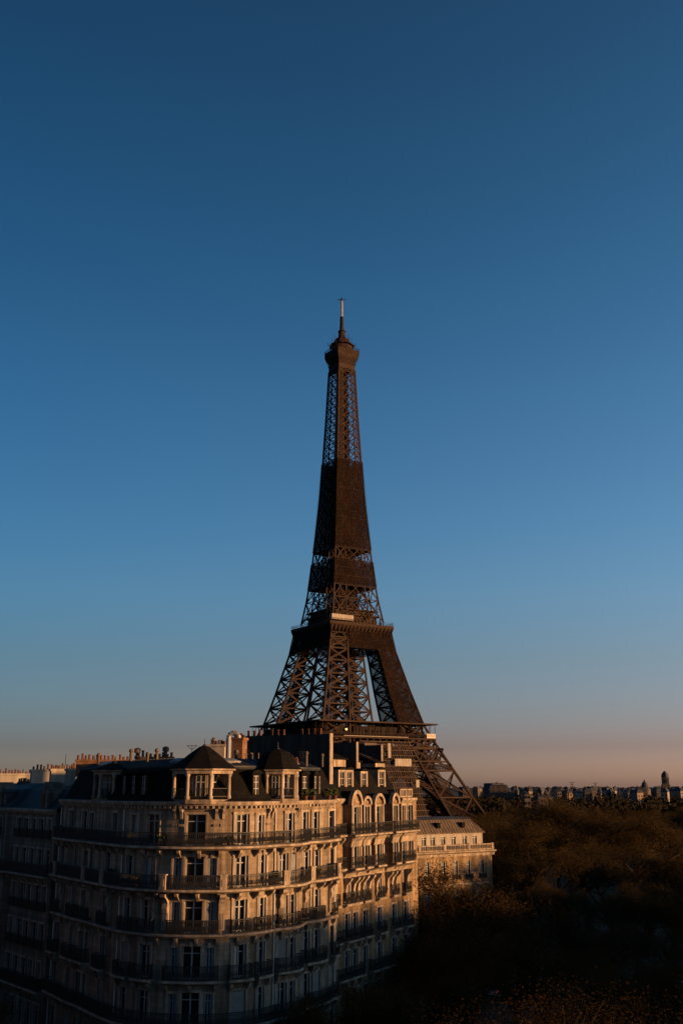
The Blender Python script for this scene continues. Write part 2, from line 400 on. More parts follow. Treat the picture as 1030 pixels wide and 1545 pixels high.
# ------------------------------------------------------------------ ground, streets
def sheet(name, poly, dz, m, kind='structure', sub=None):
    mb = MB(); mb.face([(x, y, ground_z(x, y) + dz) for x, y in poly]); o = mb.build(name, m); tag(o, kind=kind); return o
mb = MB(); xs = [-9000, -2500, -900, -400, -200, -120, -60, -30, 0, 30, 60, 120, 200, 400, 900, 2500, 9000]
ys = [-3000, -400, -100, 0, 60, 120, 170] + [170 + 10 * i for i in range(1, 20)] + [400, 600, 900, 1500, 3000, 6000, 14000]
for a, b in zip(xs, xs[1:]):
    for c, d in zip(ys, ys[1:]): mb.face([(a, c, ground_z(a, c)), (b, c, ground_z(b, c)), (b, d, ground_z(b, d)), (a, d, ground_z(a, d))])
tag(mb.build('ground', M['ground']), kind='structure')
U = Vector((.505, .863)); N_ = Vector((.863, -.505))
def av(s, o): return Vector((-.7, 92.6)) + U * s + N_ * o       # avenue frame: s along, o out from the facades
def ribbon(name, s0, s1, o0, o1, dz, m, h=None):
    mb = MB(); n = max(1, int((s1 - s0) / 8))
    for i in range(n):
        a = s0 + (s1 - s0) * i / n; b = s0 + (s1 - s0) * (i + 1) / n
        q = [av(a, o0), av(a, o1), av(b, o1), av(b, o0)]
        if h: mb.loft([[(p.x, p.y, ground_z(p.x, p.y) - .05) for p in q], [(p.x, p.y, ground_z(p.x, p.y) + h) for p in q]])
        else: mb.face([(p.x, p.y, ground_z(p.x, p.y) + dz) for p in q])
    return tag(mb.build(name, m), kind='structure')
ribbon('pavement', -60, 26, -30, 12, 0, M['pave'], .14)
ribbon('road', 26.01, 230, -14, 12, .008, M['asphalt'])
ribbon('road', 26.01, 44, -90, -14.01, .008, M['asphalt'])
ribbon('road', -130, 230, 12.01, 34, .012, M['asphalt'])
ribbon('pavement', -130, 230, 34.01, 44, 0, M['pave'], .14)
cr = MB()
for k in range(8):
    o0 = -6 + k * 1.05; q = [av(54.5, o0), av(54.5, o0 + .5), av(58.5, o0 + .5), av(58.5, o0)]
    cr.face([(p.x, p.y, ground_z(p.x, p.y) + .02) for p in q])
for k in range(9):
    s0 = 40 + k * 1.1; q = [av(s0, -11), av(s0, -8), av(s0 + .5, -8), av(s0 + .5, -11)]
    cr.face([(p.x, p.y, ground_z(p.x, p.y) + .02) for p in q])
tag(cr.build('road_markings', M['paint']), kind='structure')

# ------------------------------------------------------------------ main corner building
def floors_windows(b, path, cols, floors, wmb_ops, styles):
    pass
FL = [8.0, 13.3, 16.7, 19.9, 23.1, 26.3, 29.4, 32.5]
b1 = empty('corner_building', (-12, 92, 8))
tag(b1, 'curved cream stone corner building with black iron balconies, colonnaded turrets and slate mansard roof', 'building')
P1 = Path([(-25.6, 95.1), (-23.9, 92.7), (-22.5, 90.6), (-21.2, 89.0), (-19.4, 86.4), (-17.8, 84.2), (-16.4, 82.6), (-14.6, 81.4), (-12.8, 80.8),
           (-11.0, 80.6), (-9.2, 80.8), (-7.6, 81.5), (-6.4, 82.6), (-5.4, 84.0), (-4.1, 85.0), (-3.6, 86.4), (-3.3, 88.0), (-2.1, 89.4), (-1.4, 91.2), (-.7, 92.6)], True, 4)
cols_mid = [(95, 1.0, 's'), (116, .9, 's'), (130, .8, ''), (139, .8, ''), (163, 1.0, 's'), (196, .9, 's'), (225, 1.1, 'sc'), (268, .7, 's'), (294.5, 1.4, ''), (320, .7, 's'),
            (364, 1.15, 'sc'), (396, .9, 's'), (428, .9, 's'), (443.5, 1.0, 's'), (461.5, .9, 's'), (479, 1.0, 's'), (503, 1.1, 's')]
cols_top = [(109, 1.0, 's'), (128, 1.0, 's'), (139, .8, 's'), (175, .9, 's'), (204, .8, ''), (230.5, 1.15, ''), (297, 1.5, ''), (366.5, 1.2, 's'), (393, .8, 's'), (439, 1.0, 's'), (459, .9, 's'), (477, 1.0, 's'), (500, 1.1, 's')]
S_mid = [(P1.s_px(p, 27.8), w_, st) for p, w_, st in cols_mid]
S_top = [(P1.s_px(p, 31), w_, st) for p, w_, st in cols_top]
wmb = MB(); OPS = []
for i in range(1, 7):
    z = FL[i] + .05; h = 2.35 if i > 1 else 2.2
    for s_, w_, st in (S_top if i == 6 else S_mid):
        hh = h if w_ > .85 else h - .1
        OPS.append((s_ - w_ / 2, s_ + w_ / 2, z, z + hh, s_, w_, st, i))
for s_, w_, st in S_mid: OPS.append((s_ - w_ / 2 - .1, s_ + w_ / 2 + .1, 8.4, 11.8, s_, w_ + .2, '', 0))
for i in range(7):
    wall(wmb, P1, FL[i], FL[i + 1], [o[:4] for o in OPS if o[7] == i])
# party walls and back
ring = [tuple(p) for p in P1.p]
back = [(-9.5, 97.7), (-15, 104.5), (-20.5, 100.5)]
for a, b in ((P1.p[-1], back[0]), (back[0], back[1]), (back[1], back[2]), (back[2], P1.p[0])):
    wmb.face([(*a, 8), (*b, 8), (*b, 32.5), (*a, 32.5)])
W1o = wmb.build('facade_wall', M['stone'], b1)
core = MB().prism([tuple(P1.at(s_, -.6)) for s_ in P1.s] + [(-1.3, 92.9)] + back[:1] + [back[1], back[2], (-24.9, 95.0)], 8, 32.4).build('inner_wall', M['render_'], b1)
for o in OPS:
    st = o[6]
    if o[7] == 0: st = ''
    elif random.random() < .12 and 'c' not in st: st += 'c'
    elif random.random() < .7: st = st.replace('c', '')
    if o[7] and random.random() < .07: st += 'x'
    place_window(P1, o[4], o[2], o[5], o[3] - o[2], st + ('' if o[7] < 2 else 'tk' if o[7] in (3, 5) else 't'), b1)
# string courses, cornice
mb = MB()
sweep(mb, P1, [(-.02, 32.2), (.12, 32.2), (.16, 32.38), (.42, 32.46), (.50, 32.62), (.50, 32.74), (-.02, 32.78)])
for i in range(int(P1.L / .42)):
    x = .2 + i * .42; p, t, n = P1.frame(x, .1); Mx = Matrix.Translation((p.x, p.y, 0)) @ Matrix.Rotation(math.atan2(t.y, t.x), 4, 'Z')
    mb.box(-.09, .09, -.34, .02, 32.24, 32.44, Mx)
mb.build('cornice', M['trim'], b1)
for z in (19.62, 13.0):
    mb = MB(); sweep(mb, P1, [(-.02, z), (.1, z + .03), (.14, z + .2), (-.02, z + .26)]); mb.build('string_course', M['trim'], b1)
# continuous balconies
def sp(px, z): return P1.s_px(px, z)
balcony(P1, .1, P1.L - .1, .85, 29.45, b1)
balcony(P1, .1, P1.L - .1, .95, 26.35, b1)
f3 = balcony(P1, .1, P1.L - .1, .55, 23.15, b1, rail=False)
groups3 = [[0], [1], [2, 3], [4], [5], [6], [7, 8, 9], [10], [11], [12, 13], [14], [15], [16]]
for g in groups3:
    a = S_mid[g[0]][0] - S_mid[g[0]][1] / 2 - .22; b = S_mid[g[-1]][0] + S_mid[g[-1]][1] / 2 + .22
    r = MB(); railing(r, P1, a, b, .47, 23.15, .98); r.build('railing', M['iron'], b1)
    balcony(P1, a - .1, b + .1, .7, 19.95, b1)
balcony(P1, .1, P1.L - .1, .8, 16.75, b1)
# pedestals in the third balcony, pilasters and scroll brackets below
for px in (98, 141, 169, 253, 334, 424, 459.5, 497):
    s_ = sp(px, 26.8); p, t, n = P1.frame(s_, .3); Mx = Matrix.Translation((p.x, p.y, 0)) @ Matrix.Rotation(math.atan2(t.y, t.x), 4, 'Z')
    MB().box(-.27, .27, -1.0, -.72, 26.36, 27.36, Mx).box(-.32, .32, -1.04, -.68, 27.36, 27.46, Mx).box(-.14, .14, -1.04, -1.0, 26.6, 27.1, Mx).build('balcony_pedestal', M['trim'], b1)
    q = MB().box(-.27, .27, -.2, .05, 23.4, 25.2, Mx)
    for k in (-.17, -.06, .06, .17): q.box(k - .03, k + .03, -.25, -.19, 23.5, 25.1, Mx)
    q.loft([[Mx @ Vector((x, y, z)) for y, z in ((.05, 24.4), (-.3, 24.6), (-.38, 24.95), (-.28, 25.3), (-.5, 25.6), (-.85, 25.8), (-.85, 26.0), (.05, 26.0))] for x in (-.22, .22)])
    q.build('pilaster', M['trim'], b1)
# swags under turrets
def swag(path, s_, z, parent):
    q = MB()
    for dx in (-1.9, -1.35, 1.35, 1.9):
        p, t, n = path.frame(s_ + dx, .2); Mx = Matrix.Translation((p.x, p.y, z)) @ Matrix.Rotation(math.atan2(t.y, t.x), 4, 'Z')
        q.loft([[Mx @ Vector((x, y, zz)) for y, zz in ((.05, 0), (-.35, 0), (-.38, -.15), (-.2, -.35), (-.1, -.75), (.05, -.85))] for x in (-.1, .1)])
        for k in range(3): q.box(-.2 + k * .15, -.1 + k * .15, -.1, .02, -1.3, -1.12, Mx)
    q.build('carved_swag', M['trim'], parent)
# downpipes
for px, z in ((187, 29.4), (414.5, 29.4), (90, 29.4), (511, 29.4)): pipe(P1, sp(px, z), 9, 32.1, b1)
# mansard roof
mb = MB()
sweep(mb, P1, [(.05, 32.78), (-.25, 33.0), (-1.5, 35.4), (-1.6, 35.4), (-1.6, 32.78)]); ro = mb.build('mansard_roof', M['slate'], b1)
mb = MB(); sweep(mb, P1, [(-1.35, 35.4), (-1.35, 35.52), (-3.6, 36.15), (-3.6, 35.0), (-1.55, 35.0)])
mb.prism([tuple(P1.at(s_, -3.55)) for s_ in P1.s] + [(-6.4, 96), (-9.3, 97.5), (-15, 104.3), (-20.4, 100.3)], 32.5, 36.12)
zr = mb.build('zinc_roof', M['zinc'], b1)
for px, w_ in ((391, .75), (463.5, .7), (481, .62), (488, .62), (182, .7), (196, .7), (213, .7)):
    s_ = sp(px, 34.2); p, t, n = P1.frame(s_, .4)
    dormer(b1, (*(p - n * .3), 33.05), math.atan2(t.y, t.x), w_ * .85, 1.7, 1.6, mfront='slate')
def turret(px, rad, zr_, name_label, roof_h, sw=True, domed=False):
    s_ = sp(px, 33); p, t, n = P1.frame(s_, .8); c = p - n * (rad * .66); a0 = math.atan2(n.y, n.x)
    o = empty('turret', (c.x, c.y, 32.78)); o.parent = b1; o.location = Vector((c.x, c.y, 32.78)) - worldloc(b1)
    V = [a0 + R(22.5 + 45 * k) for k in range(8)]
    P8 = lambda r: [(c.x + r * math.cos(a), c.y + r * math.sin(a)) for a in V]
    MB().prism(P8(rad + .12), 32.6, 32.92).prism(P8(rad * .54), 32.92, 35.0).build('turret_wall', M['stone'], o)
    e = MB(); e.loft([[(*q, z) for q in P8(r)] for r, z in ((rad - .12, 34.85), (rad + .06, 34.86), (rad + .08, 35.1), (rad + .3, 35.14), (rad + .3, 35.26))]); e.build('entablature', M['trim'], o)
    prof = [(rad + .42, 35.26), (rad + .3, 35.34), (rad * .78, 35.34 + roof_h * .30), (rad * .5, 35.34 + roof_h * .62), (rad * .16, 35.34 + roof_h * .95), (.06, 35.34 + roof_h)]
    if domed: prof = [(rad + .42, 35.26), (rad + .2, 35.4), (rad * .95, 35.34 + roof_h * .35), (rad * .8, 35.34 + roof_h * .62), (rad * .55, 35.34 + roof_h * .84), (rad * .25, 35.34 + roof_h * .96), (.06, 35.34 + roof_h)]
    rr = MB().loft([[(*q, z) for q in P8(r)] for r, z in prof]).build('turret_roof', M['slate'], o)
    MB().bar((c.x, c.y, 35.3 + roof_h), (c.x, c.y, 35.9 + roof_h), .05, .02, k=6).lathe((c.x, c.y, 35.28 + roof_h), [(.2, 0), (.16, .1), (.05, .16)], 8).build('finial', M['zinc'], rr)
    g = MB(); fr = MB(); rl = MB(); inner = P8(rad * .54); outer = P8(rad - .1)
    for k in range(-3, 3):
        a, b = Vector(inner[k]), Vector(inner[k + 1]); m = (a + b) / 2; d = (b - a).normalized(); nn = Vector((d.y, -d.x)); hw = (b - a).length * .34
        Mx = Matrix.Translation((m.x, m.y, 0)) @ Matrix.Rotation(math.atan2(d.y, d.x), 4, 'Z')
        g.box(-hw, hw, -.03, .05, 33.0, 34.7, Mx)
        fr.box(-.045, .045, -.07, -.033, 33.0, 34.7, Mx).box(-hw - .05, -hw, -.07, .02, 32.95, 34.75, Mx).box(hw, hw + .05, -.07, .02, 32.95, 34.75, Mx).box(-hw, -.046, -.06, -.033, 34.2, 34.26, Mx).box(.046, hw, -.06, -.033, 34.2, 34.26, Mx)
        a, b = Vector(outer[k]), Vector(outer[k + 1])
        for z in (33.15, 33.75): rl.bar((*a, z), (*b, z), .028)
        for j in range(1, 12): q = a.lerp(b, j / 12); rl.bar((*q, 32.95), (*q, 33.75), .022)
    g.build('turret_window', M['glass'], o); fr.build('window_frame', M['frame'], o); rl.build('railing', M['iron'], o)
    for k in range(-3, 4):
        x, y = outer[k]
        MB().lathe((x, y, 32.92), [(.2, 0), (.2, .22), (.145, .3), (.15, .9), (.125, 1.68), (.18, 1.74), (.2, 1.93)], 10).build('column', M['trim'], o, smooth=True)
    for k in (-3, 3):
        x, y = P8(rad - .08)[k]; d = Vector((x - c.x, y - c.y)).normalized(); q = Vector((x, y)) - d * .1
        Mx = Matrix.Translation((q.x, q.y, 0)) @ Matrix.Rotation(math.atan2(d.y, d.x), 4, 'Z'); MB().box(-.75, -.12, -.22, .22, 32.92, 34.9, Mx).build('pier', M['stone'], o)
    if sw: swag(P1, s_, 32.2, b1)
turret(302, 2.45, 0, '', 1.75); turret(431, 1.75, 0, '', 1.6, domed=True); turret(152, 1.7, 0, '', .5, False)
# dark scroll consoles and shrubs at roof edge
def stack(px0, px1, py_top, py_bot, Y, m, pots, rot=0, parent=zr, dep=.6, potr=.12, poth=.42):
    a = at(px0, py_top, Y); b = at(px1, py_top, Y); z0 = at(px0, py_bot, Y).z
    return chimney(parent, a.x, b.x, Y, dep, z0, a.z, m, pots, rot, potr, poth=poth)
stack(117, 200, 1146, 1172, 98.5, M['brick'], 15, .10)
stack(206, 262, 1142, 1178, 94, M['brick'], 9, .06)
stack(317, 341, 1123, 1165, 90.5, M['plaster'], 6, -.1, dep=1.0)
stack(353, 370, 1113, 1165, 91.5, M['brick'], 4, -.2, dep=1.4)
stack(403, 409, 1147, 1170, 90, M['brick'], 1)
stack(440, 450, 1152, 1170, 91, M['brick'], 4)
for px, py in ((208, 1128), (250.5, 1126)):
    a = at(px, py, 94); MB().lathe((a.x, a.y, a.z - 2.6), [(.16, 0), (.16, 1.7), (.27, 1.75), (.27, 1.85), (.16, 1.9), (.16, 2.1), (.3, 2.15), (.3, 2.5), (.05, 2.6)], 10).build('flue_cowl', M['zinc2'], zr)
a = at(345, 1112, 89); d = MB()
pts = [Vector((a.x, a.y, 35.6))] + [Vector((a.x + .45 - .45 * math.cos(math.pi * k / 6), a.y, a.z - .1 + .45 * math.sin(math.pi * k / 6))) for k in range(7)]
for p, q in zip(pts, pts[1:]): d.bar(p, q, .22, k=10, cap=True)
d.build('ventilation_duct', M['steel'], zr)
d = MB(); a = at(343, 1147, 88); b = at(404, 1147, 88)
for dz in (0, -.5): d.bar((a.x, a.y, a.z + dz), (b.x, b.y, a.z + dz), .03)
for k in range(5): x = a.x + (b.x - a.x) * k / 4; d.bar((x, a.y, a.z), (x, a.y, 36), .03)
d.build('roof_guardrail', M['zinc2'], zr)
for px in (372, 381, 390):
    a = at(px, 1136, 93); MB().bar((a.x, a.y, 36), a, .07, k=8, cap=True).build('roof_vent_pipe', M['zinc2'], zr)
d = MB(); a = at(290, 1125, 86)     # small dish aerial
d.bar((a.x, a.y, 35.6), a, .03).bar((a.x - .45, a.y, a.z), (a.x + .45, a.y, a.z), .03).bar((a.x, a.y, a.z - .35), (a.x - .4, a.y, a.z), .025).bar((a.x, a.y, a.z - .35), (a.x + .4, a.y, a.z), .025)
d.build('aerial', M['iron'], zr)

mb = MB()
for k in range(int(P1.L / .7)):
    x = .4 + k * .7; mb.bar((*P1.at(x, -1.36), 35.54), (*P1.at(x, -3.55), 36.17), .035)
mb.build('standing_seam', M['zinc'], zr)
for px, dd in ((240, 1.6), (360, 1.7), (384, 1.9), (470, 1.7), (118, 1.6)):
    p, t, n = P1.frame(sp(px, 35.5), .4); q = p - n * (dd + .9); Mx = Matrix.Translation((q.x, q.y, 35.9)) @ Matrix.Rotation(math.atan2(t.y, t.x), 4, 'Z') @ Matrix.Rotation(R(14), 4, 'X')
    MB().box(-.4, .4, -.55, .55, -.2, .12, Mx).box(-.33, .33, -.47, .47, .121, .14, Mx).build('skylight', M['steel'], zr)
for px, Y, h_ in ((371, 90, .9), (456, 92, .8), (240, 90, .5)):
    q = at(px, 1160, Y); d = MB().bar((q.x, q.y, 35.9), (q.x, q.y, 36.2 + h_), .028)
    for k in range(4): d.bar((q.x - .35 + .04 * k, q.y, 36.1 + h_ - k * .16), (q.x + .35 - .04 * k, q.y + .1, 36.1 + h_ - k * .16), .016)
    d.build('aerial', M['iron'], zr)
for px, Y, h_, r_ in ((148, 92, .6, .12), (222, 85.5, .5, .1), (236, 86, .8, .13), (356, 86, .7, .14), (378, 87, .5, .1), (462, 90, .7, .12), (486, 93, .6, .1), (197, 90, .9, .14)):
    q = at(px, 1160, Y); MB().lathe((q.x, q.y, 35.6), [(r_, 0), (r_, h_ + .3), (r_ * 1.7, h_ + .35), (r_ * 1.2, h_ + .55), (.03, h_ + .6)], 8).build('roof_vent', M['zinc2'], zr)
# balcony plants
def pot_plant(path, s_, d, z, h, label):
    p = path.at(s_, d); r = empty('potted_shrub', (p.x, p.y, z)); MB().lathe((p.x, p.y, z), [(.13, 0), (.18, .3), (.19, .32)], 10).build('plant_pot', M['pot'], r)
    g = MB()
    for _ in range(130):
        c_ = Vector((p.x + random.gauss(0, .16), p.y + random.gauss(0, .16), z + .35 + random.random() * h)); a = Vector((random.uniform(-1, 1), random.uniform(-1, 1), random.uniform(-1, 1))).normalized() * .09; b = a.orthogonal() * .6
        g.face([c_ - a, c_ + b, c_ + a, c_ - b])
    g.build('foliage', M['shrub'], r); tag(r, label, 'potted plant')
for px, z, h, lb in ((176, 26.37, .8, 'bushy potted shrub on the left of the long middle balcony'), (212, 26.37, .4, 'small potted shrub on the middle balcony left of the central windows'), (408, 26.37, .5, 'low shrub by the drainpipe on the middle balcony'),
                     (473, 26.37, .6, 'potted shrub on the middle balcony at the right end of the curved building'), (345, 29.47, .35, 'small plant on the top balcony right of the centre window'), (252, 29.47, .5, 'potted shrub on the top balcony left of the centre window'),
                     (110, 29.47, .6, 'dark shrub at the left end of the top balcony')):
    pot_plant(P1, sp(px, z + .5), .5, z, h, lb)
for px, lb in ((457, 'first dark shrub on the roof ledge right of the second turret'), (470, 'second dark shrub on the roof ledge, below the single dormer'), (493, 'bushiest dark shrub on the roof ledge beside the party wall'), (502, 'dark shrub at the right end of the roof ledge')):
    pot_plant(P1, sp(px, 33.1), .25, 32.79, .55, lb)

# ------------------------------------------------------------------ ochre bay building
b2 = empty('bay_front_building', (0, 103, 8))
tag(b2, 'ochre stone apartment building with round-headed projecting bays, tall dark party walls and lit dormers', 'building')
A0 = av(0, -2.7); E0 = A0 + U * 22.2
base2 = Path([A0, E0])
def s2(px, z, off=0): return Path([A0 + N_ * off, E0 + N_ * off]).s_px(px, z)
baysP = [(529, 544, 1), (547, 557.5, 1), (563.5, 577.5, 1), (590, 600, 1), (603, 622.5, 0)]
bays = [(s2(a, 31, .8), s2(b, 31, .8), k) for a, b, k in baysP]
pts = [A0]
for a, b, k in bays:
    for x, o in ((a, 0), (a + .01, .8), (b - .01, .8), (b, 0)): pts.append(A0 + U * x + N_ * o)
pts.append(E0); P2 = Path(pts)
# simple corner normals are wrong at right angles for openings, so build bay path walls with openings on the front faces only
def p2s(x):  # base distance -> bay path distance on the front face
    q = A0 + U * x; best = min(((P2.at(P2.L * i / 1500) - q).dot(U) ** 2 - .001 * (P2.at(P2.L * i / 1500) - q).dot(N_), P2.L * i / 1500) for i in range(1501)); return best[1]
wmb = MB(); ops2 = []
def add_ops(path, f, xs, z0, h, conv):
    for x, w_, st in xs: c = conv(x); ops2.append((c - w_ / 2, c + w_ / 2, z0, z0 + h, c, w_, st, path, f))
bayw = []
for a, b, k in bays:
    wd = b - a; n = max(1, round(wd / 1.35))
    for i in range(n): bayw.append((a + wd * (i + .5) / n, min(.95, wd / n - .42), 's'))
gaps = [2.0, 4.2] + [(bays[i][1] + bays[i + 1][0]) / 2 for i in range(4)]
gapw = [(g, .7, 's') for g in gaps[:2] + [x for i, x in enumerate(gaps[2:]) if bays[i + 1][0] - bays[i][1] > 1.0]]
for f in (5, 6): add_ops(P2, f, bayw + gapw, FL[f] + .1, 2.45, p2s)
low = [(x, .95, 's') for x in [1.5, 4.5, 7.0] + [s2(p, 25) for p in (535, 550, 571.6, 593, 611)]]
for f in (1, 2, 3, 4): add_ops(base2, f, low, FL[f] + .1, 2.3, lambda x: x)
for f in (5, 6): wall(wmb, P2, FL[f], FL[f + 1], [o[:4] for o in ops2 if o[8] == f])
for f in (1, 2, 3, 4): wall(wmb, base2, FL[f], FL[f + 1], [o[:4] for o in ops2 if o[8] == f])
wall(wmb, base2, 8, FL[1], [])
BK0 = A0 - N_ * 11; BK1 = E0 - N_ * 11
for a, b in ((E0, BK1), (BK1, BK0), (BK0, A0)): wmb.face([(*a, 8), (*b, 8), (*b, 32.5), (*a, 32.5)])
wmb.build('facade_wall', M['stone2'], b2)
MB().prism([tuple(A0 - N_ * .5 + U * .1), tuple(E0 - N_ * .5 - U * .1), tuple(BK1 + N_ * .1 - U * .1), tuple(BK0 + N_ * .1 + U * .1)], 8, 32.6).build('inner_wall', M['render_'], b2)
for o in ops2: place_window(o[7], o[4], o[2], o[5], o[3] - o[2], o[6] + 't' + ('c' if random.random() < .12 else ''), b2)
bx = (p2s(bays[0][0] - .3), base2.L)
offp = Path([A0 + N_ * .8, E0 + N_ * .8])
def bal2(a, b, d, z, rail=True, cs=True): return balcony(Path([A0 + N_ * .8, E0 + N_ * .8]) if d < 0 else base2, a, b, abs(d), z, b2, rail, .2, cs, 'trim')
for a, b in ((bays[0][0] - .3, bays[1][1] + .2), (bays[2][0] - .4, bays[2][1] + .8), (bays[3][0] - .3, bays[4][1] + .3)):
    bal2(a, b, 1.5, 29.45)
bal2(.2, bays[0][0] - .35, .7, 29.45)
for a, b, k in bays: bal2(a + .1, b - .1, 1.3, 26.4, True, False)
bal2(.3, bays[0][0] - .3, .6, 26.4, True, False)
for x, w_, st in low: bal2(x - .75, x + .75, .5, 23.2, True, False); bal2(x - .8, x + .8, .65, 20.0)
for a, b in ((4.5, 9.5), (11, 16)): bal2(a, b, .7, 16.8)
# coved corbel under the top balcony, scroll brackets carrying the bays
for a, b, k in bays:
    for (z0, z1, d0, d1) in ((28.35, 29.2, .85, 1.35), (25.5, 26.15, .05, 1.1)):
        Q = lambda x, d, z: (*(A0 + U * x + N_ * d), z); mb = MB()
        mb.loft([[Q(x, -.05, z0), Q(x, d0, z0), Q(x, d0 + (d1 - d0) * .3, z0 + (z1 - z0) * .6), Q(x, d1, z1), Q(x, -.05, z1)] for x in (a - .05, b + .05)]); mb.build('bay_corbel', M['trim'], b2)
    for x in (a + .05, b - .4):
        MB().loft([[Q(xx, d, z) for d, z in ((-.05, 23.4), (.18, 23.5), (.3, 23.9), (.22, 24.4), (.35, 24.9), (.75, 25.3), (.85, 25.52), (-.05, 25.52))] for xx in (x, x + .34)]).build('scroll_bracket', M['trim'], b2)
for a, b, k in bays:       # pilaster strips on the bay corners
    for x in (a + .02, b - .26):
        for z0, z1 in ((26.45, 28.3), (29.5, 32.2)):
            MB().loft([[Q(x, .78, z), Q(x + .24, .78, z), Q(x + .24, .95, z), Q(x, .95, z)] for z in (z0, z1)]).build('pilaster', M['trim'], b2)
mb = MB(); sweep(mb, base2, [(-.02, 32.3), (.12, 32.3), (.3, 32.55), (.3, 32.75), (-.02, 32.8)], 0, bays[0][0] - .1); mb.build('cornice', M['trim'], b2)
a, b, k = bays[4]; mb = MB()
mb.loft([[Q(x, d, z) for d, z in ((-.3, 32.2), (.9, 32.2), (1.2, 32.5), (1.2, 32.7), (-.3, 32.75))] for x in (a - .1, b + .35)])
mb.build('cornice', M['trim'], b2)
tb = MB()   # terrace balustrade over the end pavilion
tb.loft([[Q(x, d, z) for d, z in ((.6, 32.76), (.8, 32.76), (.8, 32.9), (.6, 32.9))] for x in (a, b)]).loft([[Q(x, d, z) for d, z in ((.55, 33.5), (.85, 33.5), (.85, 33.62), (.55, 33.62))] for x in (a, b)])
for k_ in range(11):
    x = a + (b - a) * (k_ + .5) / 11; tb.bar(Q(x, .7, 32.9), Q(x, .7, 33.5), .07, k=6)
for x in (a, (a + b) / 2 - .15, b - .3): tb.loft([[Q(x, .58, z), Q(x + .3, .58, z), Q(x + .3, .82, z), Q(x, .82, z)] for z in (32.9, 33.5)])
tb.build('balustrade', M['trim'], b2)
for bi, (a, b, k) in enumerate(bays[:4]):      # round-headed gables with slate barrel roofs behind
    r = (b - a) / 2; c = (a + b) / 2; n = 12; arc = [(r * math.cos(math.pi * i / n), r * math.sin(math.pi * i / n)) for i in range(n + 1)]
    g = MB(); zc = 32.15; vs = 1.25 if bi in (0, 3) else .95; back_ = -4.2 if bi in (0, 3) else -1.2; hs = 1.3 if bi in (0, 3) else 1.02
    g.loft([[Q(c + x, d, zc + y * vs) for x, y in arc] for d in (-.6, .72)]); gg = g.build('bay_gable', M['stone2'], b2)
    h = MB()
    for i in range(n):
        (x0, y0), (x1, y1) = arc[i], arc[i + 1]; f = (r + .16) / r
        h.loft([[Q(c + x0 * .86, d, zc + y0 * .86 * vs), Q(c + x1 * .86, d, zc + y1 * .86 * vs), Q(c + x1 * f, d, zc + y1 * f * vs), Q(c + x0 * f, d, zc + y0 * f * vs)] for d in (.6, 1.02)])
    h.build('arch_moulding', M['trim'], gg)
    h = MB(); h.loft([[Q(c + x * 1.04, d, zc + .05 + y * hs) for x, y in arc] for d in (back_, .55)]); h.build('barrel_roof', M['slate'], gg)
mb = MB(); mb.loft([[Q(x, d, z) for d, z in ((.1, 32.75), (-.3, 33.1), (-1.6, 35.5), (-4.5, 36.0), (-10.8, 36.2), (-10.8, 32.75))] for x in (.05, s2(601, 34))])
mr = mb.build('mansard_roof', M['slate'], b2)
rz = math.atan2(U.y, U.x)
for px, w_, hh in ((516.5, .95, 2.1), (527.5, .95, 2.1), (549, .95, 2.0), (576, 1.1, 2.2)):
    x = s2(px, 34.5, -.7); q = A0 + U * x - N_ * .7; dormer(b2, (q.x, q.y, 33.2), rz, w_, hh, 2.4, mfront='trim', t=.27)
for px0, px1, zt in ((503, 521, 36.5), (537, 543, 36.3), (566, 580, 36.3)):
    x0 = s2(px0, 36.3, -2.4); x1 = s2(px1, 36.3, -2.4); q = MB()
    q.loft([[Q(x0, d, z), Q(x1, d, z), Q(x1, d, z2), Q(x0, d, z2)] for d, z, z2 in ((-2.4, 35.3, zt), (-5.5, 35.3, zt))]); qq = q.build('roof_cabin', M['trim'], mr)
    MB().loft([[Q(x, -2.2, zt), Q(x, -2.2, zt + .1), Q(x, -6, zt + 1.5), Q(x, -6, zt)] for x in (x0 - .2, x1 + .25)]).build('cabin_roof', M['slate'], qq)
    MB().loft([[Q(x0 + (x1 - x0) * f, -3.2, zt + .46), Q(x0 + (x1 - x0) * f, -4.8, zt + 1.1), Q(x0 + (x1 - x0) * f, -4.8, zt + 1.0), Q(x0 + (x1 - x0) * f, -3.2, zt + .36)] for f in (.3, .8)]).build('skylight', M['zinc'], qq)
def party(px, pyt, pyb, off, th, length, name='party_wall', m='render_'):
    x = s2(px, 37, off); e = A0 + U * x + N_ * off; d_ = e.y; zt = at(px, pyt, d_).z; zb = at(px, pyb, d_).z
    L = lambda dd, aa: A0 + U * (x + aa) + N_ * (off - dd)
    q = MB(); q.loft([[(*L(0, 0), z), (*L(length, 0), z), (*L(length, th), z), (*L(0, th), z)] for z in (zb, zt)]); o = q.build(name, M[m], mr)
    q = MB(); q.loft([[(*L(-.06, -.03), z), (*L(.06, -.03), z), (*L(.06, th + .03), z), (*L(-.06, th + .03), z)] for z in (zb - 1, zt + .05)]); q.build('wall_end', M['trim'], o)
    return o, L, zt
pw, L_, zt = party(497, 1107, 1185, -.9, .55, 11.0)
for i in range(13): p = L_(1.2 + i * .72, .28); MB().lathe((p.x, p.y, zt), [(.15, 0), (.13, .1), (.11, .42), (.15, .46), (.14, .55)], 8).build('chimney_pot', M['pot'], pw) if i not in (4, 5, 9) else None
party(537, 1120, 1165, -1.6, .35, 9)
pc, L_, zt = party(574.5, 1124, 1150, -2.6, .3, 3)

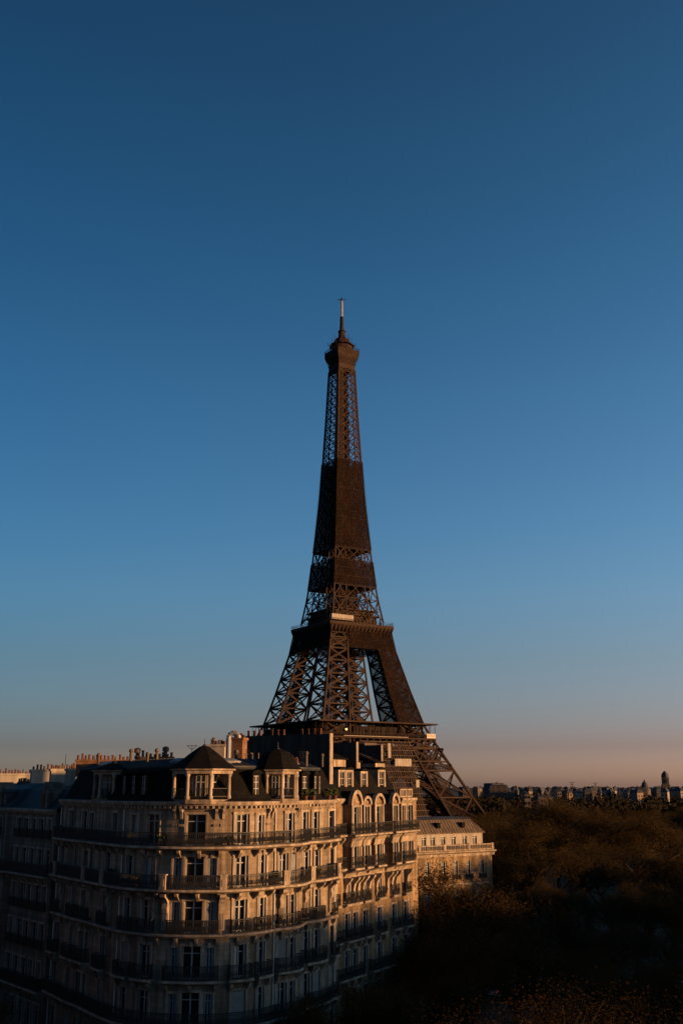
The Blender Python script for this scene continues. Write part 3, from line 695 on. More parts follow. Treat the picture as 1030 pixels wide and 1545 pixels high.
# ------------------------------------------------------------------ pale low building with zinc roof
b3 = empty('pale_stone_building', (14, 160, 8))
tag(b3, 'low pale stone building with ribbed roof and balustrade before the tower foot', 'building')
pa = at(618, 1291, 150.2); pb = at(741, 1285, 158.6)
P3 = Path([(pa.x - 3, pa.y - 2.2), (pb.x, pb.y)]); t3 = (P3.p[1] - P3.p[0]).normalized(); n3 = Vector((t3.y, -t3.x))
T = lambda x, d, z: (*(P3.p[0] + t3 * x + n3 * d), z)
z_e, z_b, z_c = 27.0, 25.0, 24.2
ops3 = []
for px in (645, 658.5, 674, 690, 706.5, 722): ops3.append((P3.s_px(px, 26), .75, z_b + .25, 1.35, 5))
for px in (627, 645, 669, 688, 707, 727.5):
    for z0, h, f in ((20.6, 2.6, 4), (16.6, 2.6, 3), (12.6, 2.6, 2)): ops3.append((P3.s_px(px, 22), 1.0, z0, h, f))
wmb = MB(); wall(wmb, P3, 8, z_b - .1, [(s_ - w_ / 2, s_ + w_ / 2, z, z + h) for s_, w_, z, h, f in ops3 if f < 5]); L3 = P3.L
wmb.face([T(L3, 0, 8), T(L3, -9, 8), T(L3, -9, z_b - .1), T(L3, 0, z_b - .1)]); wmb.face([T(0, 0, 8), T(0, -9, 8), T(0, -9, z_b - .1), T(0, 0, z_b - .1)])
wmb.build('facade_wall', M['stone2'], b3)
att = Path([P3.p[0] - n3 * .9, P3.p[1] - n3 * .9 - t3 * .9]); wmb = MB(); wall(wmb, att, z_b - .12, z_e, [(s_ - w_ / 2, s_ + w_ / 2, z, z + h) for s_, w_, z, h, f in ops3 if f == 5], .2)
wmb.face([T(L3 - .9, -.9, z_b - .12), T(L3 - .9, -8, z_b - .12), T(L3 - .9, -8, z_e), T(L3 - .9, -.9, z_e)]); wmb.build('attic_wall', M['plaster'], b3)
MB().loft([[T(.1, -1.2, z), T(L3 - 1.2, -1.2, z), T(L3 - 1.2, -8, z), T(.1, -8, z)] for z in (8, z_e)]).build('inner_wall', M['render_'], b3)
for s_, w_, z, h, f in ops3: place_window(att if f == 5 else P3, s_, z, w_, h, 's' if f < 5 else '', b3, .16 if f == 5 else .26)
mb = MB(); mb.loft([[T(x, d, z) for d, z in ((-1.2, z_c - .35), (.08, z_c - .35), (.12, z_c), (.55, z_c + .2), (.6, z_c + .4), (-1.2, z_c + .45))] for x in (0, L3 + .5)])
mb.loft([[T(x, d, 20.1) for d in (-.02, .12)] + [T(x, d, 19.85) for d in (.12, -.02)] for x in (0, L3)]); mb.build('cornice', M['trim'], b3)
tb = MB(); zz = z_c + .45
for a, b in ((zz, zz + .14), (zz + .72, zz + .86)): tb.loft([[T(0, .1, z), T(L3 + .1, .1, z), T(L3 + .1, .35, z), T(0, .35, z)] for z in (a, b)])
for k in range(int(L3 / .33)): tb.bar(T(.2 + k * .33, .22, zz + .14), T(.2 + k * .33, .22, zz + .72), .085, k=6)
for k in range(5): x = .2 + (L3 - .5) * k / 4; tb.loft([[T(x, .05, z), T(x + .45, .05, z), T(x + .45, .4, z), T(x, .4, z)] for z in (zz, zz + .95)])
tb.build('balustrade', M['trim'], b3)
for s_, w_, z, h, f in ops3:
    if f == 4: r = MB(); railing(r, P3, s_ - .6, s_ + .6, .2, z, .7); r.build('railing', M['iron'], b3)
mb = MB(); mb.loft([[T(-.3, -.7, z_e), T(L3 - .6, -.7, z_e), T(L3 - .6, -8.2, z_e), T(-.3, -8.2, z_e)], [T(-.3, -.68, z_e + .12), T(L3 - .58, -.68, z_e + .12), T(L3 - .58, -8.2, z_e + .12), T(-.3, -8.2, z_e + .12)],
                    [T(-.3, -2.2, z_e + 2.0), T(L3 - 2.1, -2.2, z_e + 2.0), T(L3 - 2.1, -7, z_e + 2.0), T(-.3, -7, z_e + 2.0)]])
n = int(L3 / .55)
for k in range(n):
    x = .1 + k * .55; x2 = min(x, L3 - 2.1) if x > L3 - 2.1 else x
    mb.bar(T(x, -.66, z_e + .14), T(x2, -2.18, z_e + 2.0), .05)
r3 = mb.build('ribbed_roof', M['zinc2'], b3)
MB().loft([[T(-.3, -2.1, z_e + 2.0), T(L3 - 2, -2.1, z_e + 2.0), T(L3 - 2, -7, z_e + 2.0), T(-.3, -7, z_e + 2.0)], [T(-.3, -2.6, z_e + 2.3), T(L3 - 2.4, -2.6, z_e + 2.3), T(L3 - 2.4, -6.5, z_e + 2.3), T(-.3, -6.5, z_e + 2.3)]]).build('zinc_roof', M['zinc'], r3)
for px in (634, 668, 705):
    s_ = P3.s_px(px, 28.2); q = P3.p[0] + t3 * s_ - n3 * 1.2; Mx = Matrix.Translation((q.x, q.y, z_e + .8)) @ Matrix.Rotation(math.atan2(t3.y, t3.x), 4, 'Z')
    MB().box(-.3, .3, -.2, .8, 0, .7, Mx).box(-.38, .38, -.26, .8, .7, .78, Mx).build('roof_lucarne', M['slate'], r3)

# ------------------------------------------------------------------ grey building down the left street
b4 = empty('side_street_building', (-38, 115, 8))
tag(b4, 'shadowed grey stone building with white chimney walls down the left side street', 'building')
P4 = Path([(-52, 127), (-45.5, 117.5), (-45.2, 116.5), (-40, 110), (-39.3, 110.2), (-33.2, 103.2), (-32.4, 103.1), (-26.4, 96.0)])
wmb = MB(); o4 = []
FL4 = [8, 12.8, 16.3, 19.5, 22.7, 25.9, 29.0, 31.6]
x = 1.2
while x < P4.L - 1:
    i, tt = P4.seg(x)
    if (P4.p[i + 1] - P4.p[i]).length > 2 and P4.s[i] + .9 < x < P4.s[i + 1] - .9:
        for f in range(1, 7): o4.append((x - .5, x + .5, FL4[f] + .1, FL4[f] + (2.3 if f < 6 else 1.9), x, f))
    x += 1.75
for f in range(7): wall(wmb, P4, FL4[f], FL4[f + 1], [o[:4] for o in o4 if o[5] == f])
bk = [(-16, 104), (-41, 134)]
for a, b in ((P4.p[-1], bk[0]), (bk[0], bk[1]), (bk[1], P4.p[0])): wmb.face([(*a, 8), (*b, 8), (*b, 31.6), (*a, 31.6)])
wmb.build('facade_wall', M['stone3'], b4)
MB().prism([tuple(P4.at(s_, -.6)) for s_ in P4.s] + [(-17, 104), (-41, 133)], 8, 31.5).build('inner_wall', M['render_'], b4)
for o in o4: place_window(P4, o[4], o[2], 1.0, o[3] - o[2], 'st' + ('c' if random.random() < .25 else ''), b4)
mb = MB(); sweep(mb, P4, [(-.02, 31.3), (.2, 31.35), (.45, 31.6), (.45, 31.8), (-.02, 31.85)])
mb.build('cornice', M['trim'], b4)
for z in (25.95, 16.35): balcony(P4, .1, P4.L - .1, .8, z, b4)
for o in o4:
    if o[5] in (2, 3, 4, 6): r = MB(); railing(r, P4, o[4] - .6, o[4] + .6, .25, FL4[o[5]] + .1, .85, .16); r.build('railing', M['iron'], b4)
mb = MB(); sweep(mb, P4, [(.1, 31.85), (-.3, 32.0), (-1.8, 33.6), (-4.5, 34.2), (-4.5, 31.85)])
mb.prism([tuple(P4.at(s_, -4.4)) for s_ in P4.s] + [(-17, 104), (-41, 133)], 31.6, 34.15)
r4 = mb.build('mansard_roof', M['zinc'], b4)
for k in range(9):
    s_ = 1.6 + k * 3.4
    p, t, n = P4.frame(s_, .4); dormer(b4, (*(p - n * .35), 31.9), math.atan2(t.y, t.x), .7, 1.25, 1.5, mfront='zinc', roof='zinc')
for px0, px1, pyt, pyb, Y, m, pots, rt in ((48, 75, 1161, 1186, 112, 'plaster', 5, .5), (77, 99, 1160, 1186, 106, 'plaster', 7, .5), (101, 114, 1160, 1186, 102, 'plaster', 4, .5),
                                          (-4, 46, 1167, 1188, 124, 'plaster', 12, .35), (28, 47, 1180, 1192, 112, 'zinc', 6, .3)):
    stack(px0, px1, pyt, pyb, Y, M[m], pots, rt, r4, .7)
for s_, w_ in ((P4.L - 3.2, 1.5), (P4.L - 13.5, 1.3)):
    p, t, n = P4.frame(s_, .5); q = p - n * .15; Mx = Matrix.Translation((q.x, q.y, 31.8)) @ Matrix.Rotation(math.atan2(t.y, t.x), 4, 'Z')
    g = MB().loft([[Mx @ Vector((x, y, z)) for x, z in ((-w_ / 2, 0), (w_ / 2, 0), (w_ / 2, 1.5), (w_ * .32, 1.75), (0, 2.5), (-w_ * .32, 1.75), (-w_ / 2, 1.5))] for y in (-.1, 1.6)]).build('stone_gable', M['stone3'], r4)
    MB().box(-.35, .35, -.14, -.105, .2, 1.4, Mx).build('gable_window', M['glass'], g)
a = at(100, 1138, 108); MB().bar((a.x, a.y, 34), a, .03).build('aerial', M['iron'], r4)

# ------------------------------------------------------------------ the iron tower
TW = Vector((.2, 538, 0)); TR = R(-12.2)
tw = empty('lattice_tower', TW, 0)
tag(tw, 'tall brown iron lattice tower with three galleries and dark netting, rising behind the rooftops', 'tower')
# local frame: diagonal corners k=0..3 ; faces lie between them. unit corner directions:
CD = []
for k in range(4):     # 0 near, 1 right, 2 far, 3 left
    a = R(-90) + TR + R(90) * k; CD.append(Vector((math.cos(a), math.sin(a))))
EX = (CD[1] + CD[0]) / 2 ** .5; EY = (CD[1] - CD[0]) / 2 ** .5   # EX: normal of lit right face, EY along it (near -> right)
def TP(x, y, z): return (TW.x + EX.x * x + EY.x * y, TW.y + EX.y * x + EY.y * y, z)
TAB = [(0, 62.5), (10, 57.3), (25, 49.3), (45, 39.6), (57, 34), (65, 30.6), (80, 26.4), (98, 21.9), (110, 18.9), (121, 15.6), (140, 13.1), (164, 10.9), (190, 9.0), (211, 7.95), (240, 6.6), (268, 5.5), (300, 5.2)]
LW = [(0, 25), (25, 21.5), (57, 16.6), (65, 15.6), (98, 11.4), (115, 9.8), (121, 8.6), (140, 7.2), (164, 5.9), (190, 4.6), (211, 4.0), (268, 2.75), (300, 2.6)]
def lerp(t, z):
    for (a, b), (c, d) in zip(t, t[1:]):
        if z <= c: return b + (d - b) * (z - a) / (c - a)
    return t[-1][1]
wz = lambda z: lerp(TAB, z); lz = lambda z: lerp(LW, z)
def legpt(sx, sy, i, j, z):     # i,j in 0..1 : 0 outer, 1 inner
    w_ = wz(z); l = lz(z); return TP(sx * (w_ - i * l), sy * (w_ - j * l), z)
def truss(mb, a0, a1, b0, b1, r, dbl=False):
    """X panel between two chords a (bottom a0, top a1) and b"""
    a0, a1, b0, b1 = map(Vector, (a0, a1, b0, b1))
    n = (b0 - a0).cross(a1 - a0)
    mb.plate(a0, b1, r * 1.9, n).plate(b0, a1, r * 1.9, n)
    if dbl:
        ma, mb_ = (a0 + a1) / 2, (b0 + b1) / 2; mt = (a1 + b1) / 2; mbt = (a0 + b0) / 2
        for p, q in ((ma, mt), (mt, mb_), (mb_, mbt), (mbt, ma)): mb.plate(p, q, r * 1.1, n)
levels = [(0, 57, [0, 14, 28, 41, 52, 56]), (57, 115, [57, 65, 73.5, 81.5, 89, 96, 102.5, 108.5, 115])]
for sx, sy in ((1, -1), (1, 1), (-1, 1), (-1, -1)):
    mb = MB()
    for _, _, zs in levels:
        for z0, z1 in zip(zs, zs[1:]):
            ch = .62 if z0 < 57 else .5
            cor = [(0, 0), (1, 0), (1, 1), (0, 1)]
            for q in range(4):
                a, b = cor[q], cor[(q + 1) % 4]
                A0_, A1_, B0_, B1_ = legpt(sx, sy, *a, z0), legpt(sx, sy, *a, z1), legpt(sx, sy, *b, z0), legpt(sx, sy, *b, z1)
                mb.plate(A0_, A1_, ch * 1.7, (EX.x, EX.y, 0), ch * 1.7); truss(mb, A0_, A1_, B0_, B1_, .42, False); mb.plate(A1_, B1_, .7, (Vector(B0_) - Vector(A0_)).cross(Vector((0, 0, 1))))
                # gusset at the crossing
                c_ = (Vector(A0_) + Vector(A1_) + Vector(B0_) + Vector(B1_)) / 4; mb.plate(c_ - Vector((0, 0, .8)), c_ + Vector((0, 0, .8)), 1.5, (Vector(B0_) - Vector(A0_)).cross(Vector((0, 0, 1))), .3)
            # inner diagonals and lift rails
            mb.bar(legpt(sx, sy, 0, 0, z0), legpt(sx, sy, 1, 1, z1), .28).bar(legpt(sx, sy, 1, 0, z0), legpt(sx, sy, 0, 1, z1), .28)
            for f in (.38, .62): mb.bar(legpt(sx, sy, f, .5, z0), legpt(sx, sy, f, .5, z1), .55)
            m_ = 3
            for k_ in range(m_):          # stair flights and landings inside the leg
                za = z0 + (z1 - z0) * k_ / m_; zb_ = z0 + (z1 - z0) * (k_ + 1) / m_; fa, fb = (.25, .6) if k_ % 2 else (.6, .25)
                mb.bar(legpt(sx, sy, fa, .7, za), legpt(sx, sy, fb, .7, zb_), .5); mb.bar(legpt(sx, sy, .2, .72, zb_), legpt(sx, sy, .5, .72, zb_), .6); mb.bar(legpt(sx, sy, .7, fa, za), legpt(sx, sy, .7, fb, zb_), .45)
    leg = mb.build('tower_leg', M['tower'], tw)
    mb = MB()
    for z0, z1 in zip(range(1, 110, 6), range(7, 116, 6)):
        cq = [(.3, .3), (.7, .3), (.7, .7), (.3, .7)]
        for q in range(4): a, b = cq[q], cq[(q + 1) % 4]; mb.face([legpt(sx, sy, *a, z0), legpt(sx, sy, *b, z0), legpt(sx, sy, *b, z1), legpt(sx, sy, *a, z1)])
    mb.build('lift_shade_core', M['net3'], leg)  # lift cage added inside the leg to keep sun off its inner faces
    if True:
        p = legpt(sx, sy, .5, .5, 0); MB().lathe((p[0], p[1], 0), [(17, 0), (16, 2.5), (15.5, 3)], 4, math.atan2(EX.y, EX.x) + math.pi / 4).build('masonry_base', M['stone3'], leg)
# spire: four slim legs growing together
zs = [119]
while zs[-1] < 268: zs.append(zs[-1] + max(5.6, 11.5 * wz(zs[-1]) / 15.6))
zs[-1] = 268
mb = MB()
for z0, z1 in zip(zs, zs[1:]):
    for sx, sy in ((1, -1), (1, 1), (-1, 1), (-1, -1)):
        cor = [(0, 0), (1, 0), (1, 1), (0, 1)]
        for q in range(4):
            a, b = cor[q], cor[(q + 1) % 4]
            if z0 > 205 and q in (1, 2): continue
            A0_, A1_, B0_, B1_ = legpt(sx, sy, *a, z0), legpt(sx, sy, *a, z1), legpt(sx, sy, *b, z0), legpt(sx, sy, *b, z1)
            r = .42 if a == (0, 0) else .3
            mb.plate(A0_, A1_, r * 1.7, (EX.x, EX.y, 0), r * 1.7); zm = (z0 + z1) / 2
            if z0 > 200:
                truss(mb, A0_, legpt(sx, sy, *a, zm), B0_, legpt(sx, sy, *b, zm), .2); truss(mb, legpt(sx, sy, *a, zm), A1_, legpt(sx, sy, *b, zm), B1_, .2)
                mb.bar(legpt(sx, sy, *a, zm), legpt(sx, sy, *b, zm), .18)
            else: truss(mb, A0_, A1_, B0_, B1_, .30, False)
            mb.plate(A1_, B1_, .45, (Vector(B0_) - Vector(A0_)).cross(Vector((0, 0, 1))))
    # faces between the legs
    for fx, fy in (((1, 0)), ((0, 1)), ((-1, 0)), ((0, -1))):
        def FPt(u, z): w_ = wz(z); return TP(fx * w_ + (0 if fx else u), fy * w_ + (0 if fy else u), z)
        g0 = wz(z0) - lz(z0); g1 = wz(z1) - lz(z1)
        if g0 > .6: mb.bar(FPt(-g0, z0), FPt(g0, z0), .25); truss(mb, FPt(-g0, z0), FPt(-g1, z1), FPt(g0, z0), FPt(g1, z1), .22, z0 < 190)
    mb.bar(TP(-1, 0, z0), TP(-1, 0, z1), .45).bar(TP(1, 0, z0), TP(1, 0, z1), .45).bar(TP(0, 1, z0), TP(0, 1, z1), .3)
mb.build('spire_lattice', M['tower'], tw)
mb = MB()      # caged lift core up the middle, added to block sun through the lattice
for z0, z1 in zip(zs, zs[1:]):
    k0, k1 = wz(z0) * .42, wz(z1) * .42
    for f in range(4):
        g_ = lambda h, u, z: (TP(h, u, z), TP(u, h, z), TP(-h, u, z), TP(u, -h, z))[f]
        mb.face([g_(k0, -k0, z0), g_(k0, k0, z0), g_(k1, k1, z1), g_(k1, -k1, z1)])
mb.build('lift_shade_core', M['net2'], tw)
def ring(mb, h0, z0, h1, z1):       # closed sloped square band with thickness
    rings = []
    for h, z in ((h0, z0), (h1, z1), (h1 - .5, z1), (h0 - .5, z0)):
        rings.append([TP(x * h, y * h, z) for x, y in ((1, -1), (1, 1), (-1, 1), (-1, -1))])
    for a in range(4):
        for i in range(4): mb.face([rings[a][i], rings[a][(i + 1) % 4], rings[(a + 1) % 4][(i + 1) % 4], rings[(a + 1) % 4][i]])
def slab(mb, h, z0, z1, hole=0):
    o = [TP(x * h, y * h, 0)[:2] for x, y in ((1, -1), (1, 1), (-1, 1), (-1, -1))]
    if not hole: mb.prism(o, z0, z1); return
    i_ = [TP(x * hole, y * hole, 0)[:2] for x, y in ((1, -1), (1, 1), (-1, 1), (-1, -1))]
    for k in range(4):
        q = [o[k], o[(k + 1) % 4], i_[(k + 1) % 4], i_[k]]; mb.prism(q, z0, z1)
def facept(f, h, u, z):
    return (TP(h, u, z), TP(u, h, z), TP(-h, u, z), TP(u, -h, z))[f]
def band(mb, f, h, u0, u1, z0, z1, n, r, h1=None):
    h1 = h if h1 is None else h1
    mb.bar(facept(f, h, u0, z0), facept(f, h, u1, z0), r * 1.6).bar(facept(f, h1, u0, z1), facept(f, h1, u1, z1), r * 1.6)
    for k in range(n):
        a = u0 + (u1 - u0) * k / n; b = u0 + (u1 - u0) * (k + 1) / n
        mb.bar(facept(f, h, a, z0), facept(f, h1, b, z1), r).bar(facept(f, h, b, z0), facept(f, h1, a, z1), r).bar(facept(f, h, a, z0), facept(f, h1, a, z1), r)
# first gallery
gl = empty('first_gallery', (TW.x, TW.y, 57)); gl.parent = tw; gl.location = (0, 0, 57)
mb = MB(); slab(mb, 35.4, 56.5, 57.3, 14); mb.build('gallery_floor', M['tower'], gl)
mb = MB(); slab(mb, 36.2, 64.1, 64.8, 17); mb.build('canopy', M['tower'], gl)
mb = MB(); con = MB(); gls = MB(); rl = MB()
for f in range(4):
    n = 18
    for k in range(n + 1):
        u = -35 + 70 * k / n
        mb.bar(facept(f, 35, u, 57.3), facept(f, 35, u, 64.1), .17)
        con.bar(facept(f, 35.2, u * .995, 56.4), facept(f, 34.6, u * .98, 54.4), .45).bar(facept(f, 34.6, u * .98, 54.4), facept(f, 34.9, u * .96, 52.6), .6).bar(facept(f, 35.2, u * .995, 56.3), facept(f, 33.2, u * .97, 56.3), .4)
    for z in (58.2, 58.7, 59.2): rl.bar(facept(f, 35.2, -35.2, z), facept(f, 35.2, 35.2, z), .09)
    for k in range(100): u = -35 + 70 * k / 99; rl.bar(facept(f, 35.2, u, 57.3), facept(f, 35.2, u, 59.2), .1)
mb.build('canopy_post', M['tower'], gl); con.build('console', M['tower'], gl); rl.build('railing', M['tower'], gl)
mb = MB()       # pavilions on the first floor
for f, (u0, u1) in ((0, (-30, 27)), (1, (-13, 13)), (2, (-13, 13)), (3, (-29, 29))):
    for a, b in ((u0, u1),):
        P = [facept(f, 30.5, a, 0), facept(f, 30.5, b, 0), facept(f, 19, b, 0), facept(f, 19, a, 0)]; mb.prism([p[:2] for p in P], 57.32, 62.6)
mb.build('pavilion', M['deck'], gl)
mb = MB()       # inner partitions and equipment that fill the gallery
for f in range(4):
    for k in range(60):
        u = -33 + 66 * k / 59 + random.uniform(-.6, .6); h = random.uniform(28, 33)
        mb.bar(facept(f, h, u, 57.3), facept(f, h, u, 57.3 + random.choice([2, 3.5, 6.7])), random.uniform(.2, .6))
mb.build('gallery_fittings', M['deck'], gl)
for f, u0, u1 in ((0, 29.5, 35.2), (1, 29.5, 35.2)):
    gls = MB()
    P = [facept(f, 35.25, u0, 0), facept(f, 35.25, u1, 0), facept(f, 34.9, u1, 0), facept(f, 34.9, u0, 0)]; gls.prism([p[:2] for p in P], 57.4, 59.6)
    gls.build('pale_screen', M['white'], gl)
p = TP(35.3, 12, 0); q = TP(35.9, 12, 0)
wb = MB(); wb.prism([TP(36.0, -22, 0)[:2], TP(36.0, 17, 0)[:2], TP(35.5, 17, 0)[:2], TP(35.5, -22, 0)[:2]], 57.3, 57.6); wb.build('pale_fascia', M['plaster'], gl)
pl = TP(35.0, -20, 60.5); MB().lathe((pl[0], pl[1], pl[2]), [(.15, -.5), (.5, -.2), (.5, .3), (.15, .5)], 8).build('gallery_lamp', M['lamp'], gl)
# belts below the first gallery and the great arches
for f in range(4):
    mb = MB(); w_ = wz(52)
    band(mb, f, wz(46), -wz(46), wz(46), 45.6, 52, 13, .34, wz(52)); band(mb, f, wz(41), -wz(41), wz(41), 41.3, 44.2, 46, .13, wz(44.2))
    for z in (52.6,): mb.bar(facept(f, wz(z), -wz(z), z), facept(f, wz(z), wz(z), z), .42)
    mb.build('truss_belt', M['tower'], tw)
    mb = MB(); n = 30; prev = None; H_ = lambda z: wz(z) - .3
    for k in range(n + 1):
        t = math.pi * (.035 + .93 * k / n); ri, re = 35.5, 39.3
        pi_ = (ri * math.cos(t), 3.5 + ri * math.sin(t)); pe = (re * math.cos(t), 1.5 + re * math.sin(t))
        A_, B_ = facept(f, H_(pi_[1]), pi_[0], pi_[1]), facept(f, H_(pe[1]), pe[0], pe[1])
        A2, B2_ = facept(f, H_(pi_[1]) - 4, pi_[0], pi_[1]), facept(f, H_(pe[1]) - 4, pe[0], pe[1])
        mb.bar(A_, B_, .2)
        if prev:
            mb.bar(prev[0], A_, .45).bar(prev[1], B_, .45).bar(prev[0], B_, .2).bar(prev[1], A_, .2).bar(prev[2], A2, .35).bar(prev[3], B2_, .35)
            mb.face([prev[0], A_, A2, prev[2]])
        prev = (A_, B_, A2, B2_)
    mb.build('great_arch', M['tower'], tw)
# second gallery
g2 = empty('second_gallery', TW); g2.parent = tw; g2.location = (0, 0, 115)
mb = MB(); slab(mb, 20.3, 115.2, 116.6); ring(mb, 18.6, 112.2, 20.3, 115.2); mb.build('gallery_floor', M['tower'], g2)
rl = MB(); con = MB()
for f in range(4):
    for z in (117.4, 118.2): rl.bar(facept(f, 20.2, -20.2, z), facept(f, 20.2, 20.2, z), .08)
    for k in range(41): u = -20.2 + 40.4 * k / 40; rl.bar(facept(f, 20.2, u, 116.6), facept(f, 20.2, u, 118.2), .07)
    for k in range(17): u = -18.5 + 37 * k / 16; con.bar(facept(f, 20.2, u * 1.06, 115.0), facept(f, 18.7, u, 110.5), .35, .6)
    band(con, f, wz(104.5) , -wz(104.5), wz(104.5), 104.5, 107.5, 22, .16, wz(107.5)); con.bar(facept(f, wz(111), -wz(111), 111), facept(f, wz(111), wz(111), 111), .5)
    band(con, f, wz(108), -8, 8, 107.6, 111, 6, .25)
rl.build('railing', M['tower'], g2); con.build('console', M['tower'], g2)
mb = MB(); slab(mb, 13.5, 116.6, 121.5); slab(mb, 15.0, 121.5, 122.2); slab(mb, 12.5, 122.2, 124.5); slab(mb, 14.4, 124.5, 125.1); slab(mb, 6, 125.1, 130); mb.build('pavilion', M['tower'], g2)
mb = MB()
for f in range(4):
    for k in range(15): u = -16 + 32 * k / 14; mb.bar(facept(f, 16.5, u, 116.6), facept(f, 16.5, u, 116.6 + random.uniform(1.5, 4)), random.uniform(.15, .5))
    for z in (122.9, 126.2): mb.bar(facept(f, 14.8, -14.8, z), facept(f, 14.8, 14.8, z), .12)
mb.build('gallery_fittings', M['deck'], g2)
mb = MB(); mb.prism([TP(19.4, u, 0)[:2] for u in (-18.6, -5.2)] + [TP(16.8, u, 0)[:2] for u in (-5.2, -18.6)], 117.6, 120.4); sc_ = mb.build('site_cabin', M['plaster'], g2)
# safety netting
def net(f, pts, name='safety_net'):
    mb = MB(); mb.face([facept(f, h, u, z) for h, u, z in pts]); return mb.build(name, M['net'], tw)
for z0, z1 in ((159.5, 211), (138.5, 152.5)):
    n = 6
    for f in range(4):
        mb = MB()
        for k in range(n):
            a = z0 + (z1 - z0) * k / n; b = z0 + (z1 - z0) * (k + 1) / n; ha, hb = wz(a) + .55, wz(b) + .55
            m_ = 8
            for j in range(m_):
                u0, u1 = -1 + 2 * j / m_, -1 + 2 * (j + 1) / m_
                rr = lambda h, u, z: facept(f, h + (random.uniform(-.12, .12)), u * h, z)
                mb.face([facept(f, ha, u0 * ha, a), facept(f, ha, u1 * ha, a), facept(f, hb, u1 * hb, b), facept(f, hb, u0 * hb, b)])
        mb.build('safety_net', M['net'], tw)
        mb = MB()
        for k in range(0, n + 1, 2): z = z0 + (z1 - z0) * k / n; h = wz(z) + .62; mb.bar(facept(f, h, -h, z), facept(f, h, h, z), .07)
        for j in (0, 4, 8): u = -1 + j / 4; ha, hb = wz(z0) + .6, wz(z1) + .6; mb.bar(facept(f, ha, u * ha, z0), facept(f, hb, u * hb, z1), .05)
        mb.build('net_rail', M['tower'], tw)
    mb = MB(); slab(mb, wz(z0) + .5, z0 - .9, z0 - .3, 3); mb.build('work_platform', M['deck'], tw)
for f, u0, u1 in ((0, -.42, 1), (3, -1, 1), (1, -1, 1), (2, -1, 1)):
    h0, h1 = wz(103.2) + .5, 19.3
    net(f, [(h0, u0 * h0, 103.2), (h0, u1 * h0, 103.2), (h1, u1 * h1, 115), (h1, u0 * h1, 115)])
# netting on the right leg and the lower near leg
for z0, z1 in ((65, 82), (82, 103)):
    ha, hb = wz(z0) + .5, wz(z1) + .5
    mb = MB(); mb.face([TP(ha, ha - lz(z0) - .8, z0), TP(ha, ha, z0), TP(hb, hb, z1), TP(hb, hb - lz(z1) - .8, z1)])
    mb.face([TP(ha, ha - lz(z0) - .8, z0), TP(ha - lz(z0), ha - lz(z0) - .8, z0), TP(hb - lz(z1), hb - lz(z1) - .8, z1), TP(hb, hb - lz(z1) - .8, z1)])
    mb.face([TP(ha, ha, z0), TP(ha - lz(z0), ha, z0), TP(hb - lz(z1), hb, z1), TP(hb, hb, z1)]); mb.build('safety_net', M['net'], tw)
# top gallery
g3 = empty('top_gallery', TW); g3.parent = tw; g3.location = (0, 0, 276)
mb = MB()
ring(mb, 5.5, 268, 5.7, 272.5); ring(mb, 5.7, 272.5, 7.3, 276.3); slab(mb, 7.3, 276.3, 276.9); mb.build('gallery_floor', M['tower'], g3)
mb = MB(); slab(mb, 6.9, 276.9, 279.6); ring(mb, 7.35, 276.9, 7.35, 279.6); mb.build('cabin', M['tower'], g3)
cd3 = MB()
for f in range(4):
    for k in range(9): u = -5.4 + 10.8 * k / 8; cd3.bar(facept(f, 7.1, u * 1.3, 276.2), facept(f, 5.75, u, 270.5), .14)
    for k in range(15): u = -7.2 + 14.4 * k / 14; cd3.bar(facept(f, 7.4, u, 276.9), facept(f, 7.4, u, 281.2), .1)
    for z in (279.6, 280.4, 281.2): cd3.bar(facept(f, 7.4, -7.4, z), facept(f, 7.4, 7.4, z), .1)
cd3.build('railing', M['tower'], g3)
mb = MB(); a0 = math.atan2(EX.y, EX.x) + math.pi / 4
for r0, z0, r1, z1 in ((6.2, 279.7, 6.2, 283.5), (7.6, 283.5, 7.2, 284.2), (6.3, 284.2, 4.6, 287.2), (4.6, 287.2, 2.2, 289.6), (2.3, 289.6, 1.9, 293.2), (2.5, 293.2, 1.0, 295)):
    mb.loft([[(TW.x + r * math.cos(a0 + math.pi / 4 * k), TW.y + r * math.sin(a0 + math.pi / 4 * k), z) for k in range(8)] for r, z in ((r0, z0), (r1, z1))])
mb.build('lantern', M['tower'], g3)
mb = MB()
for k in range(14):
    a = a0 + 2 * math.pi * k / 14; r = 7.4 if k % 2 else 8.3; x, y = TW.x + r * math.cos(a), TW.y + r * math.sin(a)
    mb.bar((x, y, 281 + k % 3), (x, y, 285.5 + k % 2 * 1.5), .16); mb.bar((x, y, 283.5), (TW.x + 5 * math.cos(a), TW.y + 5 * math.sin(a), 284), .14)
    x2, y2 = TW.x + 4.5 * math.cos(a), TW.y + 4.5 * math.sin(a); mb.bar((x2, y2, 286), (x2, y2, 289.5 + k % 3), .13)
mb.build('aerial_array', M['tower'], g3)
c = (TW.x, TW.y)
MB().lathe((*c, 0), [(1.5, 293), (1.25, 295.5), (1.35, 296), (1.05, 297), (1.3, 297.5), (1.0, 298.5), (1.25, 299), (1.0, 300), (1.2, 300.5), (1.0, 303)], 8).build('mast_base', M['tower'], g3)
am = MB().lathe((*c, 0), [(.62, 303), (.62, 308), (.7, 308.05), (.62, 308.3), (.62, 313.3)], 10).build('antenna_mast', M['plaster'], g3)
mb = MB().lathe((*c, 0), [(.5, 313.3), (.75, 314.2), (.5, 315), (.2, 315.6)], 8); mb.bar((c[0] - 2.6, c[1], 314.3), (c[0] + 2.6, c[1], 314.3), .2).bar((c[0], c[1] - 2.4, 314.3), (c[0], c[1] + 2.4, 314.3), .2)
mb.build('antenna_head', M['iron'], g3)
